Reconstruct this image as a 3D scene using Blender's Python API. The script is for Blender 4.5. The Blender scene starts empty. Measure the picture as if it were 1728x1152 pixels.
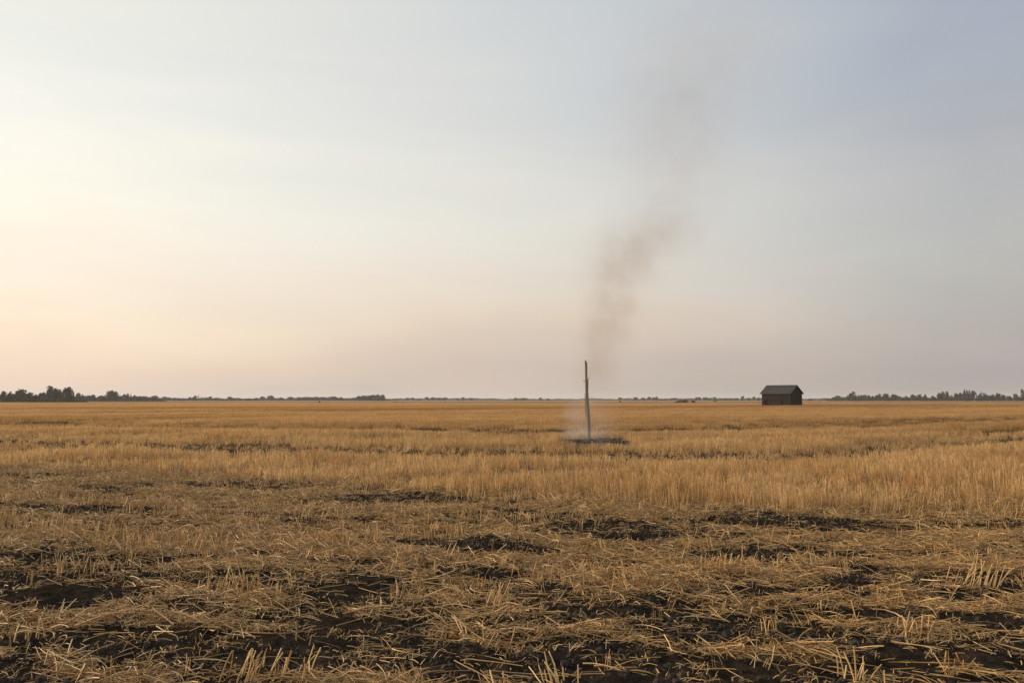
import bpy, bmesh, math, random
import numpy as np
from mathutils import Vector, Matrix

# ------------------------------------------------------------------ camera
SC = bpy.context.scene
COL = SC.collection
F_PX, HORIZON = 1680.0, 674.0          # 35 mm lens on a 1728 x 1152 frame
CAM_H = 1.6
PITCH = math.atan((HORIZON - 576.0) / F_PX)
cam_data = bpy.data.cameras.new('camera')
cam_data.lens = 35.0
cam_data.sensor_width = 36.0
cam_data.clip_start = 0.05
cam_data.clip_end = 20000.0
cam = bpy.data.objects.new('camera', cam_data)
COL.objects.link(cam)
cam.location = (0, 0, CAM_H)
cam.rotation_euler = (math.pi / 2 + PITCH, 0, 0)
SC.camera = cam

# ------------------------------------------------------------------ sky and sun
SUN_AZ, SUN_EL = math.radians(-68.0), math.radians(13.0)
world = bpy.data.worlds.new('World')
SC.world = world
world.use_nodes = True
wt = world.node_tree
for n in list(wt.nodes):
    wt.nodes.remove(n)
W = lambda t: wt.nodes.new(t)
WL = wt.links.new
w_out, w_bg = W('ShaderNodeOutputWorld'), W('ShaderNodeBackground')
w_bg.inputs['Strength'].default_value = 0.1
WL(w_bg.outputs[0], w_out.inputs['Surface'])
sky = W('ShaderNodeTexSky')
sky.sky_type = 'NISHITA'
sky.sun_disc = False
sky.sun_elevation = SUN_EL
sky.sun_rotation = SUN_AZ
sky.dust_density = 1.0
w_tc = W('ShaderNodeTexCoord')
w_sep = W('ShaderNodeSeparateXYZ')
WL(w_tc.outputs['Generated'], w_sep.inputs[0])


def wmath(op, a, b=None, clamp=False):
    m = W('ShaderNodeMath')
    m.operation = op
    m.use_clamp = clamp
    for i, v in enumerate((a, b)):
        if v is None:
            continue
        if isinstance(v, (int, float)):
            m.inputs[i].default_value = v
        else:
            WL(v, m.inputs[i])
    return m.outputs[0]


# thin uneven veils of high haze, flattened towards the horizon
w_map = W('ShaderNodeMapping')
w_map.inputs['Scale'].default_value = (1.6, 1.6, 6.5)
w_map.inputs['Rotation'].default_value = (0.0, 0.16, 0.0)
WL(w_tc.outputs['Generated'], w_map.inputs['Vector'])
w_noise = W('ShaderNodeTexNoise')
w_noise.inputs['Scale'].default_value = 1.5
w_noise.inputs['Detail'].default_value = 4.0
w_noise.inputs['Roughness'].default_value = 0.45
WL(w_map.outputs[0], w_noise.inputs['Vector'])
veil = wmath('SUBTRACT', w_noise.outputs['Fac'], 0.5)
elev = wmath('SQRT', wmath('MAXIMUM', wmath('ADD', w_sep.outputs['Z'], wmath('MULTIPLY', veil, 0.11)), 0.0))
dot = wmath('ADD', wmath('MULTIPLY', w_sep.outputs['X'], math.sin(SUN_AZ)),
            wmath('MULTIPLY', w_sep.outputs['Y'], math.cos(SUN_AZ)))
away = wmath('ADD', wmath('MULTIPLY', wmath('SUBTRACT', 1.0, dot), 0.5), wmath('MULTIPLY', veil, 0.10), clamp=True)
w_fc = W('ShaderNodeFloatCurve')
cv = w_fc.mapping.curves[0]
FALL = [(0, -.2), (.24, 0), (.625, .455), (.87, .73), (1.03, 1.0), (1.25, 1.06), (1.5, 1.0), (2.0, .85)]
cv.points[0].location = (0, (FALL[0][1] + .2) / 1.4)
cv.points[1].location = (1, (FALL[-1][1] + .2) / 1.4)
for a_, f_ in FALL[1:-1]:
    cv.points.new(a_ / 2, (f_ + .2) / 1.4)
for p_ in cv.points:
    p_.handle_type = 'VECTOR'
w_fc.mapping.update()
WL(away, w_fc.inputs['Value'])
w_f = wmath('SUBTRACT', wmath('MULTIPLY', w_fc.outputs[0], 1.4), 0.2)
STOPS = (0, .1, .18, .27, .36, .44, .52, .62, .8, 1.0)
NEAR = [(.676, .581, .499), (.747, .607, .504), (.817, .633, .509), (.951, .776, .588), (1.0, .874, .729),
        (.99, .946, .811), (.917, .899, .825), (.834, .837, .776), (.66, .69, .69), (.45, .50, .56)]
FAR = [(.34, .317, .296), (.371, .341, .327), (.402, .366, .359), (.46, .415, .392), (.492, .49, .468),
       (.475, .475, .487), (.425, .446, .482), (.37, .42, .50), (.39, .45, .54), (.45, .50, .56)]


def wramp(cols):
    r = W('ShaderNodeValToRGB')
    e = r.color_ramp.elements
    while len(e) < len(STOPS):
        e.new(0.5)
    for k, (s, c) in enumerate(zip(STOPS, cols)):
        e[k].position = s
        e[k].color = (*c, 1)
    WL(elev, r.inputs[0])
    return r.outputs[0]


def wvec(op, a, b):
    m = W('ShaderNodeVectorMath')
    m.operation = op
    WL(a, m.inputs[0])
    if op == 'SCALE':
        if isinstance(b, (int, float)):
            m.inputs['Scale'].default_value = b
        else:
            WL(b, m.inputs['Scale'])
    else:
        WL(b, m.inputs[1])
    return m.outputs[0]


hz = wvec('ADD', wvec('SCALE', wramp(NEAR), wmath('SUBTRACT', 1.0, w_f)), wvec('SCALE', wramp(FAR), w_f))
hz = wvec('SCALE', hz, wmath('ADD', 1.0, wmath('MULTIPLY', veil, 0.18)))
# long faint streaks of thin cloud: a little warmer and brighter, or cooler and duller, than the air between
w_map2 = W('ShaderNodeMapping')
w_map2.inputs['Scale'].default_value = (1.2, 1.2, 7.0)
w_map2.inputs['Rotation'].default_value = (0.0, -0.22, 0.0)
WL(w_tc.outputs['Generated'], w_map2.inputs['Vector'])
w_noise2 = W('ShaderNodeTexNoise')
w_noise2.inputs['Scale'].default_value = 2.4
w_noise2.inputs['Detail'].default_value = 5.0
w_noise2.inputs['Roughness'].default_value = 0.5
w_noise2.inputs['Distortion'].default_value = 0.5
WL(w_map2.outputs[0], w_noise2.inputs['Vector'])
streak = wmath('MULTIPLY', wmath('SUBTRACT', w_noise2.outputs['Fac'], 0.5), 2.0)
w_tint = W('ShaderNodeCombineXYZ')
for i_, k_ in enumerate((0.105, 0.07, 0.035)):
    WL(wmath('ADD', 1.0, wmath('MULTIPLY', streak, k_)), w_tint.inputs[i_])
hz = wvec('MULTIPLY', hz, w_tint.outputs[0])
tot = wvec('ADD', wvec('SCALE', hz, 10.0), wvec('SCALE', sky.outputs[0], 0.07))
WL(tot, w_bg.inputs['Color'])

sun_d = bpy.data.lights.new('sun', 'SUN')
sun_d.energy = 4.0
sun_d.angle = math.radians(14.0)
sun_d.color = (1.0, 0.78, 0.54)
sun = bpy.data.objects.new('sun', sun_d)
COL.objects.link(sun)
sv = Vector((math.sin(SUN_AZ) * math.cos(SUN_EL), math.cos(SUN_AZ) * math.cos(SUN_EL), math.sin(SUN_EL)))
sun.rotation_euler = sv.to_track_quat('Z', 'Y').to_euler()
sun.location = (-60, 60, 30)

SC.view_settings.view_transform = 'Standard'
SC.view_settings.look = 'None'
SC.view_settings.exposure = 0.0
SC.view_settings.gamma = 1.0
SC.view_settings.use_curve_mapping = False
SC.render.engine = 'CYCLES'
SC.cycles.max_bounces = 8
SC.cycles.diffuse_bounces = 3
SC.cycles.transmission_bounces = 4
SC.cycles.volume_bounces = 1
SC.cycles.transparent_max_bounces = 16

# ------------------------------------------------------------------ helpers
rng = np.random.default_rng(7)
random.seed(7)
CP, SP = math.cos(PITCH), math.sin(PITCH)


def ground_at(px, py):
    """Where the sight line through a point of the photograph meets the flat field."""
    dx, dy = (px - 864) / F_PX, (576 - py) / F_PX
    Y, Z = CP - dy * SP, SP + dy * CP
    t = CAM_H / -Z
    return dx * t, Y * t


def at_depth(px, py, Y):
    dx, dy = (px - 864) / F_PX, (576 - py) / F_PX
    vy, vz = CP - dy * SP, SP + dy * CP
    t = Y / vy
    return Vector((dx * t, Y, CAM_H + vz * t))


def to_px(x, y):
    """Photograph coordinates of points on the flat field (arrays)."""
    z = -CAM_H
    fw = y * CP + z * SP
    up = -y * SP + z * CP
    fw = np.maximum(fw, 1e-3)
    return 864 + F_PX * x / fw, 576 - F_PX * up / fw


def _hash(ix, iy, seed):
    h = (ix.astype(np.int64) * 374761393 + iy.astype(np.int64) * 668265263 + seed * 1442695041) & 0xFFFFFFFF
    h = ((h ^ (h >> 13)) * 1274126177) & 0xFFFFFFFF
    h = ((h ^ (h >> 16)) * 2246822519) & 0xFFFFFFFF
    return (h ^ (h >> 15)) / 4294967295.0


def vnoise(x, y, seed=0):
    x, y = np.asarray(x, float), np.asarray(y, float)
    ix, iy = np.floor(x), np.floor(y)
    fx, fy = x - ix, y - iy
    fx, fy = fx * fx * fx * (fx * (fx * 6 - 15) + 10), fy * fy * fy * (fy * (fy * 6 - 15) + 10)
    a, b = _hash(ix, iy, seed), _hash(ix + 1, iy, seed)
    c, d = _hash(ix, iy + 1, seed), _hash(ix + 1, iy + 1, seed)
    return (a * (1 - fx) + b * fx) * (1 - fy) + (c * (1 - fx) + d * fx) * fy


def fbm(x, y, seed=0, octv=4, gain=0.5):
    s, a, n = 0.0, 1.0, 0.0
    for k in range(octv):
        s = s + a * vnoise(x * 2 ** k + 17.3 * k, y * 2 ** k - 9.1 * k, seed + k)
        n += a
        a *= gain
    return s / n


def sstep(a, b, x):
    t = np.clip((x - a) / (b - a), 0, 1)
    return t * t * (3 - 2 * t)


def tag(o, label=None, cat=None, group=None, kind=None):
    for k, v in (('label', label), ('category', cat), ('group', group), ('kind', kind)):
        if v:
            o[k] = v
    return o


def mesh_obj(name, verts, faces, mat=None, parent=None, smooth=False, link=True):
    me = bpy.data.meshes.new(name)
    me.from_pydata([tuple(v) for v in verts], [], [tuple(f) for f in faces])
    if mat:
        me.materials.append(mat)
    if smooth:
        me.polygons.foreach_set('use_smooth', [True] * len(me.polygons))
    me.update()
    o = bpy.data.objects.new(name, me)
    if link:
        COL.objects.link(o)
    if parent:
        o.parent = parent
    return o


def empty(name, loc, rz=0.0):
    o = bpy.data.objects.new(name, None)
    o.empty_display_size = 0.1
    COL.objects.link(o)
    o.location = loc
    o.rotation_euler = (0, 0, rz)
    return o


class MB:
    """Collects boxes, tubes and quads for one mesh."""

    def __init__(self):
        self.v, self.f = [], []

    def box(self, x0, x1, y0, y1, z0, z1):
        b = len(self.v)
        self.v += [(x, y, z) for z in (z0, z1) for y in (y0, y1) for x in (x0, x1)]
        self.f += [tuple(b + i for i in q) for q in
                   ((0, 2, 3, 1), (4, 5, 7, 6), (0, 1, 5, 4), (2, 6, 7, 3), (0, 4, 6, 2), (1, 3, 7, 5))]
        return self

    def tube(self, pts, rad, sides=6, cap=True, squash=1.0):
        pts = [Vector(p) for p in pts]
        if not hasattr(rad, '__len__'):
            rad = [rad] * len(pts)
        b = len(self.v)
        for i, p in enumerate(pts):
            d = (pts[min(i + 1, len(pts) - 1)] - pts[max(i - 1, 0)]).normalized()
            u = d.cross(Vector((0, 0, 1)))
            if u.length < 0.15:
                u = d.cross(Vector((0, 1, 0)))
            u.normalize()
            w = d.cross(u)
            for k in range(sides):
                a = 2 * math.pi * k / sides
                self.v.append(p + (u * math.cos(a) + w * math.sin(a) * squash) * rad[i])
        for i in range(len(pts) - 1):
            for k in range(sides):
                k2 = (k + 1) % sides
                self.f.append((b + i * sides + k, b + i * sides + k2, b + (i + 1) * sides + k2, b + (i + 1) * sides + k))
        if cap:
            self.f.append(tuple(b + k for k in reversed(range(sides))))
            self.f.append(tuple(b + (len(pts) - 1) * sides + k for k in range(sides)))
        return self

    def ribbon(self, pts, widths, side):
        b = len(self.v)
        s = Vector(side).normalized()
        for p, w in zip(pts, widths):
            p = Vector(p)
            self.v += [p - s * w / 2, p + s * w / 2]
        for i in range(len(pts) - 1):
            self.f.append((b + 2 * i, b + 2 * i + 1, b + 2 * i + 3, b + 2 * i + 2))
        return self

    def quad(self, a, b_, c, d):
        b = len(self.v)
        self.v += [a, b_, c, d]
        self.f.append((b, b + 1, b + 2, b + 3))
        return self

    def build(self, name, mat, parent=None, smooth=False, link=True):
        return mesh_obj(name, self.v, self.f, mat, parent, smooth, link)


# ------------------------------------------------------------------ materials
def new_mat(name):
    m = bpy.data.materials.new(name)
    m.use_nodes = True
    t = m.node_tree
    b = t.nodes['Principled BSDF']
    b.inputs['Specular IOR Level'].default_value = 0.25
    return m, t, b


def simple_mat(name, col, rough=0.85, var=0.25, scale=6.0, stretch=(1, 1, 1), bump=0.0, bump_dist=0.01):
    m, t, b = new_mat(name)
    tc = t.nodes.new('ShaderNodeTexCoord')
    mp = t.nodes.new('ShaderNodeMapping')
    mp.inputs['Scale'].default_value = stretch
    nz = t.nodes.new('ShaderNodeTexNoise')
    nz.inputs['Scale'].default_value = scale
    nz.inputs['Detail'].default_value = 6
    mx = t.nodes.new('ShaderNodeMix')
    mx.data_type = 'RGBA'
    mx.inputs['A'].default_value = (*[c * (1 - var) for c in col], 1)
    mx.inputs['B'].default_value = (*[min(1, c * (1 + var)) for c in col], 1)
    t.links.new(tc.outputs['Object'], mp.inputs['Vector'])
    t.links.new(mp.outputs[0], nz.inputs['Vector'])
    t.links.new(nz.outputs['Fac'], mx.inputs['Factor'])
    t.links.new(mx.outputs['Result'], b.inputs['Base Color'])
    b.inputs['Roughness'].default_value = rough
    if bump:
        bp = t.nodes.new('ShaderNodeBump')
        bp.inputs['Strength'].default_value = bump
        bp.inputs['Distance'].default_value = bump_dist
        t.links.new(nz.outputs['Fac'], bp.inputs['Height'])
        t.links.new(bp.outputs[0], b.inputs['Normal'])
    return m


def straw_mat(name, dark, mid, light, transl=0.25):
    """Dry straw: each stalk has its own tone, from greyed to golden; thin, so some light comes through."""
    m, t, b = new_mat(name)
    oi = t.nodes.new('ShaderNodeObjectInfo')
    at = t.nodes.new('ShaderNodeAttribute')
    at.attribute_name = 'tone'
    at.attribute_type = 'INSTANCER'
    vt = t.nodes.new('ShaderNodeAttribute')
    vt.attribute_name = 'stalk_tone'
    ad = t.nodes.new('ShaderNodeMath')
    ad.operation = 'MULTIPLY_ADD'
    t.links.new(oi.outputs['Random'], ad.inputs[0])
    ad.inputs[1].default_value = 0.35
    t.links.new(at.outputs['Fac'], ad.inputs[2])
    ad2 = t.nodes.new('ShaderNodeMath')
    ad2.operation = 'ADD'
    ad2.use_clamp = True
    t.links.new(ad.outputs[0], ad2.inputs[0])
    t.links.new(vt.outputs['Fac'], ad2.inputs[1])
    rp = t.nodes.new('ShaderNodeValToRGB')
    e = rp.color_ramp.elements
    e[0].color = (*dark, 1)
    e[1].color = (*light, 1)
    k = e.new(0.5)
    k.color = (*mid, 1)
    t.links.new(ad2.outputs[0], rp.inputs[0])
    tc = t.nodes.new('ShaderNodeTexCoord')
    nz = t.nodes.new('ShaderNodeTexNoise')
    nz.inputs['Scale'].default_value = 40
    t.links.new(tc.outputs['Object'], nz.inputs['Vector'])
    mx = t.nodes.new('ShaderNodeMix')
    mx.data_type = 'RGBA'
    mx.blend_type = 'MULTIPLY'
    mx.inputs['Factor'].default_value = 0.25
    t.links.new(rp.outputs[0], mx.inputs['A'])
    t.links.new(nz.outputs['Fac'], mx.inputs['B'])
    t.links.new(mx.outputs['Result'], b.inputs['Base Color'])
    b.inputs['Roughness'].default_value = 0.55
    b.inputs['Specular IOR Level'].default_value = 0.3
    if transl:
        tr = t.nodes.new('ShaderNodeBsdfTranslucent')
        t.links.new(mx.outputs['Result'], tr.inputs['Color'])
        ms = t.nodes.new('ShaderNodeMixShader')
        ms.inputs[0].default_value = transl
        t.links.new(b.outputs[0], ms.inputs[1])
        t.links.new(tr.outputs[0], ms.inputs[2])
        t.links.new(ms.outputs[0], t.nodes['Material Output'].inputs['Surface'])
    return m


M_LITTER = straw_mat('litter_straw', (.23, .120, .042), (.60, .350, .125), (.88, .60, .265), 0.05)
M_STUB = straw_mat('stubble_straw', (.42, .24, .092), (.69, .42, .170), (.80, .565, .28), 0.4)
M_STALK = straw_mat('stalk_straw', (.34, .19, .070), (.69, .42, .155), (.88, .61, .275), 0.0)
M_CHAR = simple_mat('charred_straw', (.045, .034, .026), 0.95, 0.4, 30)

# ------------------------------------------------------------------ layout of the field
EDGE_X = [-400, 0, 300, 600, 900, 1100, 1400, 1728, 2100]
EDGE_Y = [768, 787, 801, 822, 842, 852, 862, 868, 876]
# thin or flattened strips inside the standing stubble: (polyline, half width in photo px, strength)
GAPS = [
    ([(-300, 735), (100, 745), (320, 752), (560, 757), (800, 763), (1150, 766), (1300, 769), (1440, 764), (1560, 753), (1728, 738), (1950, 722)], 4.2, 1.0),
    ([(-300, 752), (0, 766), (300, 780), (576, 788), (864, 794), (1100, 806), (1300, 817), (1500, 828), (1728, 838), (2000, 850)], 2.0, 0.45),
    ([(1250, 800), (1330, 808), (1400, 817)], 3.0, 0.5),
    ([(-300, 712), (60, 716), (400, 720), (700, 723), (960, 727), (1230, 724), (1500, 716), (1728, 706), (1950, 698)], 2.0, 0.8),
    ([(1440, 752), (1560, 742), (1728, 728)], 1.6, 0.8),
    ([(600, 744), (760, 741), (930, 738)], 2.0, 0.5),
    ([(-300, 731), (0, 733), (150, 736), (330, 735)], 1.5, 0.6),
]
# strips of short standing stubble in the flattened foreground
STRIPS = [
    ([(-200, 868), (0, 884), (120, 903), (250, 919), (372, 931)], 13, 1.0),
    ([(540, 921), (640, 915), (760, 900)], 9, 0.9),
    ([(-200, 826), (100, 846), (300, 866), (560, 880)], 10, 0.55),
    ([(560, 868), (800, 872), (1000, 880)], 7, 0.45),
    ([(1170, 960), (1300, 962), (1420, 955)], 9, 0.5),
    ([(80, 968), (170, 972)], 9, 0.7),
    ([(370, 995), (450, 992)], 8, 0.7),
    ([(640, 1005), (780, 1000)], 9, 0.4),
    ([(780, 990), (900, 985), (1080, 1000)], 10, 0.35),
]
BARE = [(100, 1012, 150, 22), (610, 1000, 95, 24), (430, 1108, 150, 26), (980, 890, 120, 12), (1120, 906, 190, 15),
        (740, 1137, 120, 22), (1225, 1075, 80, 26), (1505, 1126, 90, 18), (150, 937, 100, 9), (262, 950, 130, 9),
        (1350, 885, 260, 13), (1520, 932, 180, 9), (720, 842, 220, 7), (340, 820, 160, 6), (40, 1128, 40, 16),
        (1620, 888, 160, 10), (1290, 1002, 140, 9), (900, 1055, 120, 10), (1630, 1085, 90, 14), (1090, 1118, 60, 14),
        (560, 1062, 110, 12), (300, 985, 70, 7), (840, 930, 110, 7), (1450, 992, 110, 8), (200, 868, 120, 6),
        (1250, 935, 110, 7), (520, 895, 90, 5), (1660, 1010, 80, 10), (250, 1075, 100, 10)]
POLE_X, POLE_Y = ground_at(994.5, 741.5)


def band(px, py, poly, hw, seen_over=False):
    xs, ys = [p[0] for p in poly], [p[1] for p in poly]
    c = np.interp(px, xs, ys)
    if seen_over:      # deep enough to show over the stubble in front of it
        hid = 0.5 * 0.2 * (c - HORIZON)
        ends = sstep(xs[0] - 40, xs[0] + 30, px) * (1 - sstep(xs[-1] - 30, xs[-1] + 40, px))
        return np.exp(-((py - c - hid) / (hw + hid)) ** 4) * ends
    ends = sstep(xs[0] - 40, xs[0] + 30, px) * (1 - sstep(xs[-1] - 30, xs[-1] + 40, px))
    return np.exp(-((py - c) / hw) ** 2) * ends


def rows_uv(x, y):
    """Across / along the drill rows of the main field (rows run away to the right)."""
    a = math.radians(38.0)
    return x * math.sin(a) - y * math.cos(a), x * math.cos(a) + y * math.sin(a)


def fields(x, y):
    """standing-stubble amount, its height factor, litter cover and char at ground points."""
    px, py = to_px(x, y)
    u, v = rows_uv(x, y)
    wob = (fbm(x * 0.9, y * 0.9, 3, 3) - 0.5)
    edge = np.interp(px, EDGE_X, EDGE_Y)
    inside = sstep(-3, 3, (edge - py) + wob * 16)
    gap = np.zeros_like(px)
    for poly, hw, s in GAPS:
        gap = np.maximum(gap, band(px, py + wob * 5, poly, hw, True) * s)
    # flattened swaths along the rows and patchy lodging further out
    far = sstep(35, 70, y)
    sw = fbm(u / 9.0, v / 90.0, 11, 3)
    sw2 = fbm(u / 2.6, v / 30.0, 19, 3)
    lodge = sstep(0.50, 0.64, sw) * far * 0.8 + sstep(0.54, 0.68, sw2) * 0.5
    lodge = np.clip(lodge + gap, 0, 1)
    burn = np.exp(-(((x - POLE_X + 0.1) / 1.3) ** 4 + ((y - POLE_Y + 3.15) / 3.25) ** 4))
    burn = np.clip(burn * 1.5 - (fbm(x * 1.1, y * 1.1, 41, 3) - 0.5) * 1.2 * sstep(0.02, 0.3, burn), 0, 1)
    stand = inside * (1 - 0.85 * lodge) * (1 - sstep(0.25, 0.6, burn))
    height = (1 - 0.6 * lodge) * (0.82 + 0.36 * fbm(x / 3.0, y / 3.0, 23, 3))
    strip = np.zeros_like(px)
    for poly, hw, s in STRIPS:
        strip = np.maximum(strip, band(px, py + wob * 14, poly, hw) * s)
    fringe = np.exp(-np.clip(py - edge - 2 + wob * 20, 0, None) / 8.0)
    strip = np.maximum(strip, fringe * .6) * (1 - inside)
    height = height * (.72 + .28 * sstep(0, 16, edge - py + wob * 10))
    bare = np.zeros_like(px)
    for (bx, by, rx, ry) in BARE:
        q = ((px - bx + wob * 60) / rx) ** 2 + ((py - by + wob * 22) / ry) ** 2
        bare = np.maximum(bare, np.exp(-q * q))
    ca, sa = math.cos(-0.42), math.sin(-0.42)
    lu, lv = x * ca + y * sa, -x * sa + y * ca
    ln = .72 * fbm(lu / 1.4, lv / 0.40, 31, 4) + .28 * fbm(lu / .45, lv / .22, 37, 3)
    litter = np.clip(0.10 + 3.0 * (ln - 0.395), 0.03, 1.0) * (1 - 0.93 * bare)
    litter = litter * (1 - .6 * sstep(920, 1060, py) * (1 - sstep(.55, .8, litter)))
    litter = np.where(inside > 0.5, np.maximum(litter, 0.75), litter)
    return stand, height, strip, litter, burn, inside, lodge


def relief(x, y, litter=None):
    near = 1 - sstep(16, 60, y)
    n = (fbm(x * 3.1, y * 3.1, 51, 4, 0.55) - 0.5) * 0.10 + (fbm(x * 0.8, y * 0.8, 57, 2) - 0.5) * 0.10
    clod = np.abs(fbm(x * 7.0, y * 7.0, 61, 3) - 0.5) * 0.05
    return (n + clod - 0.012) * near


# ------------------------------------------------------------------ the ground: one sheet to the horizon
def build_ground():
    th = np.concatenate([np.radians(np.linspace(-180, -42, 24, endpoint=False)),
                         np.radians(np.linspace(-42, 42, 620)),
                         np.radians(np.linspace(42, 180, 24)[1:-1])])
    r = np.concatenate([[0.6, 2.0, 3.2], np.geomspace(4.2, 22, 300), np.geomspace(22.3, 70, 70)[0:],
                        np.geomspace(75, 9000, 60)])
    R, T = np.meshgrid(r, th, indexing='ij')
    X, Y = R * np.sin(T), R * np.cos(T)
    stand, height, strip, litter, burn, inside, lodge = fields(X.ravel(), np.maximum(Y, 1.0).ravel())
    z = relief(X.ravel(), Y.ravel())
    z += sstep(0.2, 0.9, burn) * 0.03 * (fbm(X.ravel() * 4, Y.ravel() * 4, 77, 3))
    nr, nt_ = R.shape
    verts = np.stack([X.ravel(), Y.ravel(), z], 1)
    i, j = np.meshgrid(np.arange(nr - 1), np.arange(nt_), indexing='ij')
    j2 = (j + 1) % nt_
    faces = np.stack([i * nt_ + j, i * nt_ + j2, (i + 1) * nt_ + j2, (i + 1) * nt_ + j], -1).reshape(-1, 4)[:, ::-1]
    me = bpy.data.meshes.new('ground')
    nv, nf = len(verts), len(faces)
    cen = [nv]
    verts = np.vstack([verts, [[0, 0, 0]]])
    tri = np.stack([np.arange(nt_), np.full(nt_, nv), (np.arange(nt_) + 1) % nt_], -1)
    me.vertices.add(nv + 1)
    me.vertices.foreach_set('co', verts.ravel())
    nl = nf * 4 + len(tri) * 3
    me.loops.add(nl)
    me.loops.foreach_set('vertex_index', np.concatenate([faces.ravel(), tri.ravel()]))
    me.polygons.add(nf + len(tri))
    me.polygons.foreach_set('loop_start', np.concatenate([np.arange(nf) * 4, nf * 4 + np.arange(len(tri)) * 3]))
    me.polygons.foreach_set('use_smooth', np.ones(nf + len(tri), bool))
    me.update(calc_edges=True)
    for nm, arr in (('chaff', litter), ('char', burn), ('lodged', np.where(inside > .5, lodge, 0))):
        a = me.attributes.new(nm, 'FLOAT', 'POINT')
        a.data.foreach_set('value', np.append(arr, 0).astype(np.float32))
    me.materials.append(ground_mat())
    o = bpy.data.objects.new('ground', me)
    COL.objects.link(o)
    tag(o, 'dark bare soil under the stubble field running to the horizon', 'ground', kind='structure')
    return o


def ground_mat():
    m, t, b = new_mat('soil_and_stubble_ground')
    N, L = t.nodes.new, t.links.new
    geo = N('ShaderNodeNewGeometry')
    sep = N('ShaderNodeSeparateXYZ')
    L(geo.outputs['Position'], sep.inputs[0])

    def noise(scale, detail=5, rough=0.55, stretch=None, rot=0.0):
        n = N('ShaderNodeTexNoise')
        n.inputs['Scale'].default_value = scale
        n.inputs['Detail'].default_value = detail
        n.inputs['Roughness'].default_value = rough
        if stretch:
            mp = N('ShaderNodeMapping')
            mp.vector_type = 'TEXTURE'
            mp.inputs['Rotation'].default_value = (0, 0, rot)
            mp.inputs['Scale'].default_value = stretch
            L(geo.outputs['Position'], mp.inputs['Vector'])
            L(mp.outputs[0], n.inputs['Vector'])
        else:
            L(geo.outputs['Position'], n.inputs['Vector'])
        return n.outputs['Fac']

    def attr(nm):
        a = N('ShaderNodeAttribute')
        a.attribute_name = nm
        return a.outputs['Fac']

    def mix(f, a, b_, mode='MIX'):
        x = N('ShaderNodeMix')
        x.data_type = 'RGBA'
        x.blend_type = mode
        for s, v in (('Factor', f), ('A', a), ('B', b_)):
            if isinstance(v, tuple):
                x.inputs[s].default_value = (*v, 1)
            elif isinstance(v, (int, float)):
                x.inputs[s].default_value = v
            else:
                L(v, x.inputs[s])
        return x.outputs['Result']

    def rng_(v, a, b_, smooth=True):
        r = N('ShaderNodeMapRange')
        r.interpolation_type = 'SMOOTHSTEP' if smooth else 'LINEAR'
        L(v, r.inputs['Value'])
        r.inputs['From Min'].default_value = a
        r.inputs['From Max'].default_value = b_
        return r.outputs['Result']

    def mul(a, b_, op='MULTIPLY'):
        x = N('ShaderNodeMath')
        x.operation = op
        x.use_clamp = op != 'ADD'
        for k, v in enumerate((a, b_)):
            if isinstance(v, (int, float)):
                x.inputs[k].default_value = v
            else:
                L(v, x.inputs[k])
        return x.outputs[0]

    n_f, n_m, n_c = noise(60, 6), noise(9, 5), noise(1.3, 3)
    soil = mix(rng_(n_m, .3, .7), (.016, .0120, .0088), (.042, .030, .0205))
    soil = mix(rng_(n_f, .55, .75), soil, (.078, .057, .038))
    chaffc = mix(rng_(n_f, .3, .7), (.12, .078, .04), (.36, .235, .115))
    cover = mul(rng_(attr('chaff'), 0.45, 1.0), rng_(n_m, 0.35, 0.62))
    cover = mul(cover, 0.85)
    base = mix(cover, soil, chaffc)
    # beyond the stubble that is built stalk by stalk, the thatch of stalks closes over the soil
    rot = math.radians(38)
    streak = noise(1.0, 5, .6, (90, 5.0, 90), rot)
    streak2 = noise(1.0, 4, .6, (260, 16.0, 90), rot)
    thatch = mix(rng_(streak, .32, .62), (.24, .145, .06), (.52, .325, .135))
    thatch = mix(mul(rng_(streak2, .48, .66), 0.45), thatch, (.27, .165, .07))
    base = mix(rng_(sep.outputs['Y'], 60, 190), base, thatch)
    # next fields beyond the margin: duller weedy strip, then pale stubble
    wob = noise(1.0, 3, .5, (300, 60, 60))
    yy = mul(sep.outputs['Y'], mul(mul(wob, 0.5, 'SUBTRACT'), 240), 'ADD')
    weedy = mix(rng_(noise(1.0, 4, .6, (60, 18, 60)), .35, .65), (.20, .135, .075), (.34, .225, .125))
    base = mix(rng_(yy, 455, 470), base, weedy)
    base = mix(mul(rng_(yy, 596, 600), mul(1.0, rng_(yy, 640, 650), 'SUBTRACT')), base, (.13, .095, .055))
    base = mix(rng_(yy, 660, 690), base, (.36, .25, .15))
    base = mix(rng_(yy, 1250, 1500), base, (.30, .21, .13))
    char = rng_(attr('char'), 0.25, 0.6)
    base = mix(char, base, mix(rng_(n_m, .4, .62), (.045, .035, .028), (.24, .20, .17)))
    L(base, b.inputs['Base Color'])
    b.inputs['Roughness'].default_value = 0.95
    b.inputs['Specular IOR Level'].default_value = 0.0
    bp = N('ShaderNodeBump')
    bp.inputs['Strength'].default_value = 0.9
    bp.inputs['Distance'].default_value = 0.03
    L(mul(mul(n_f, 0.35), n_m, 'ADD'), bp.inputs['Height'])
    L(bp.outputs[0], b.inputs['Normal'])
    return m


build_ground()


# ------------------------------------------------------------------ straw pieces and scattering
def store_tone(o, tones):
    a = o.data.attributes.new('stalk_tone', 'FLOAT', 'POINT')
    a.data.foreach_set('value', np.array(tones, np.float32))


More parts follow.
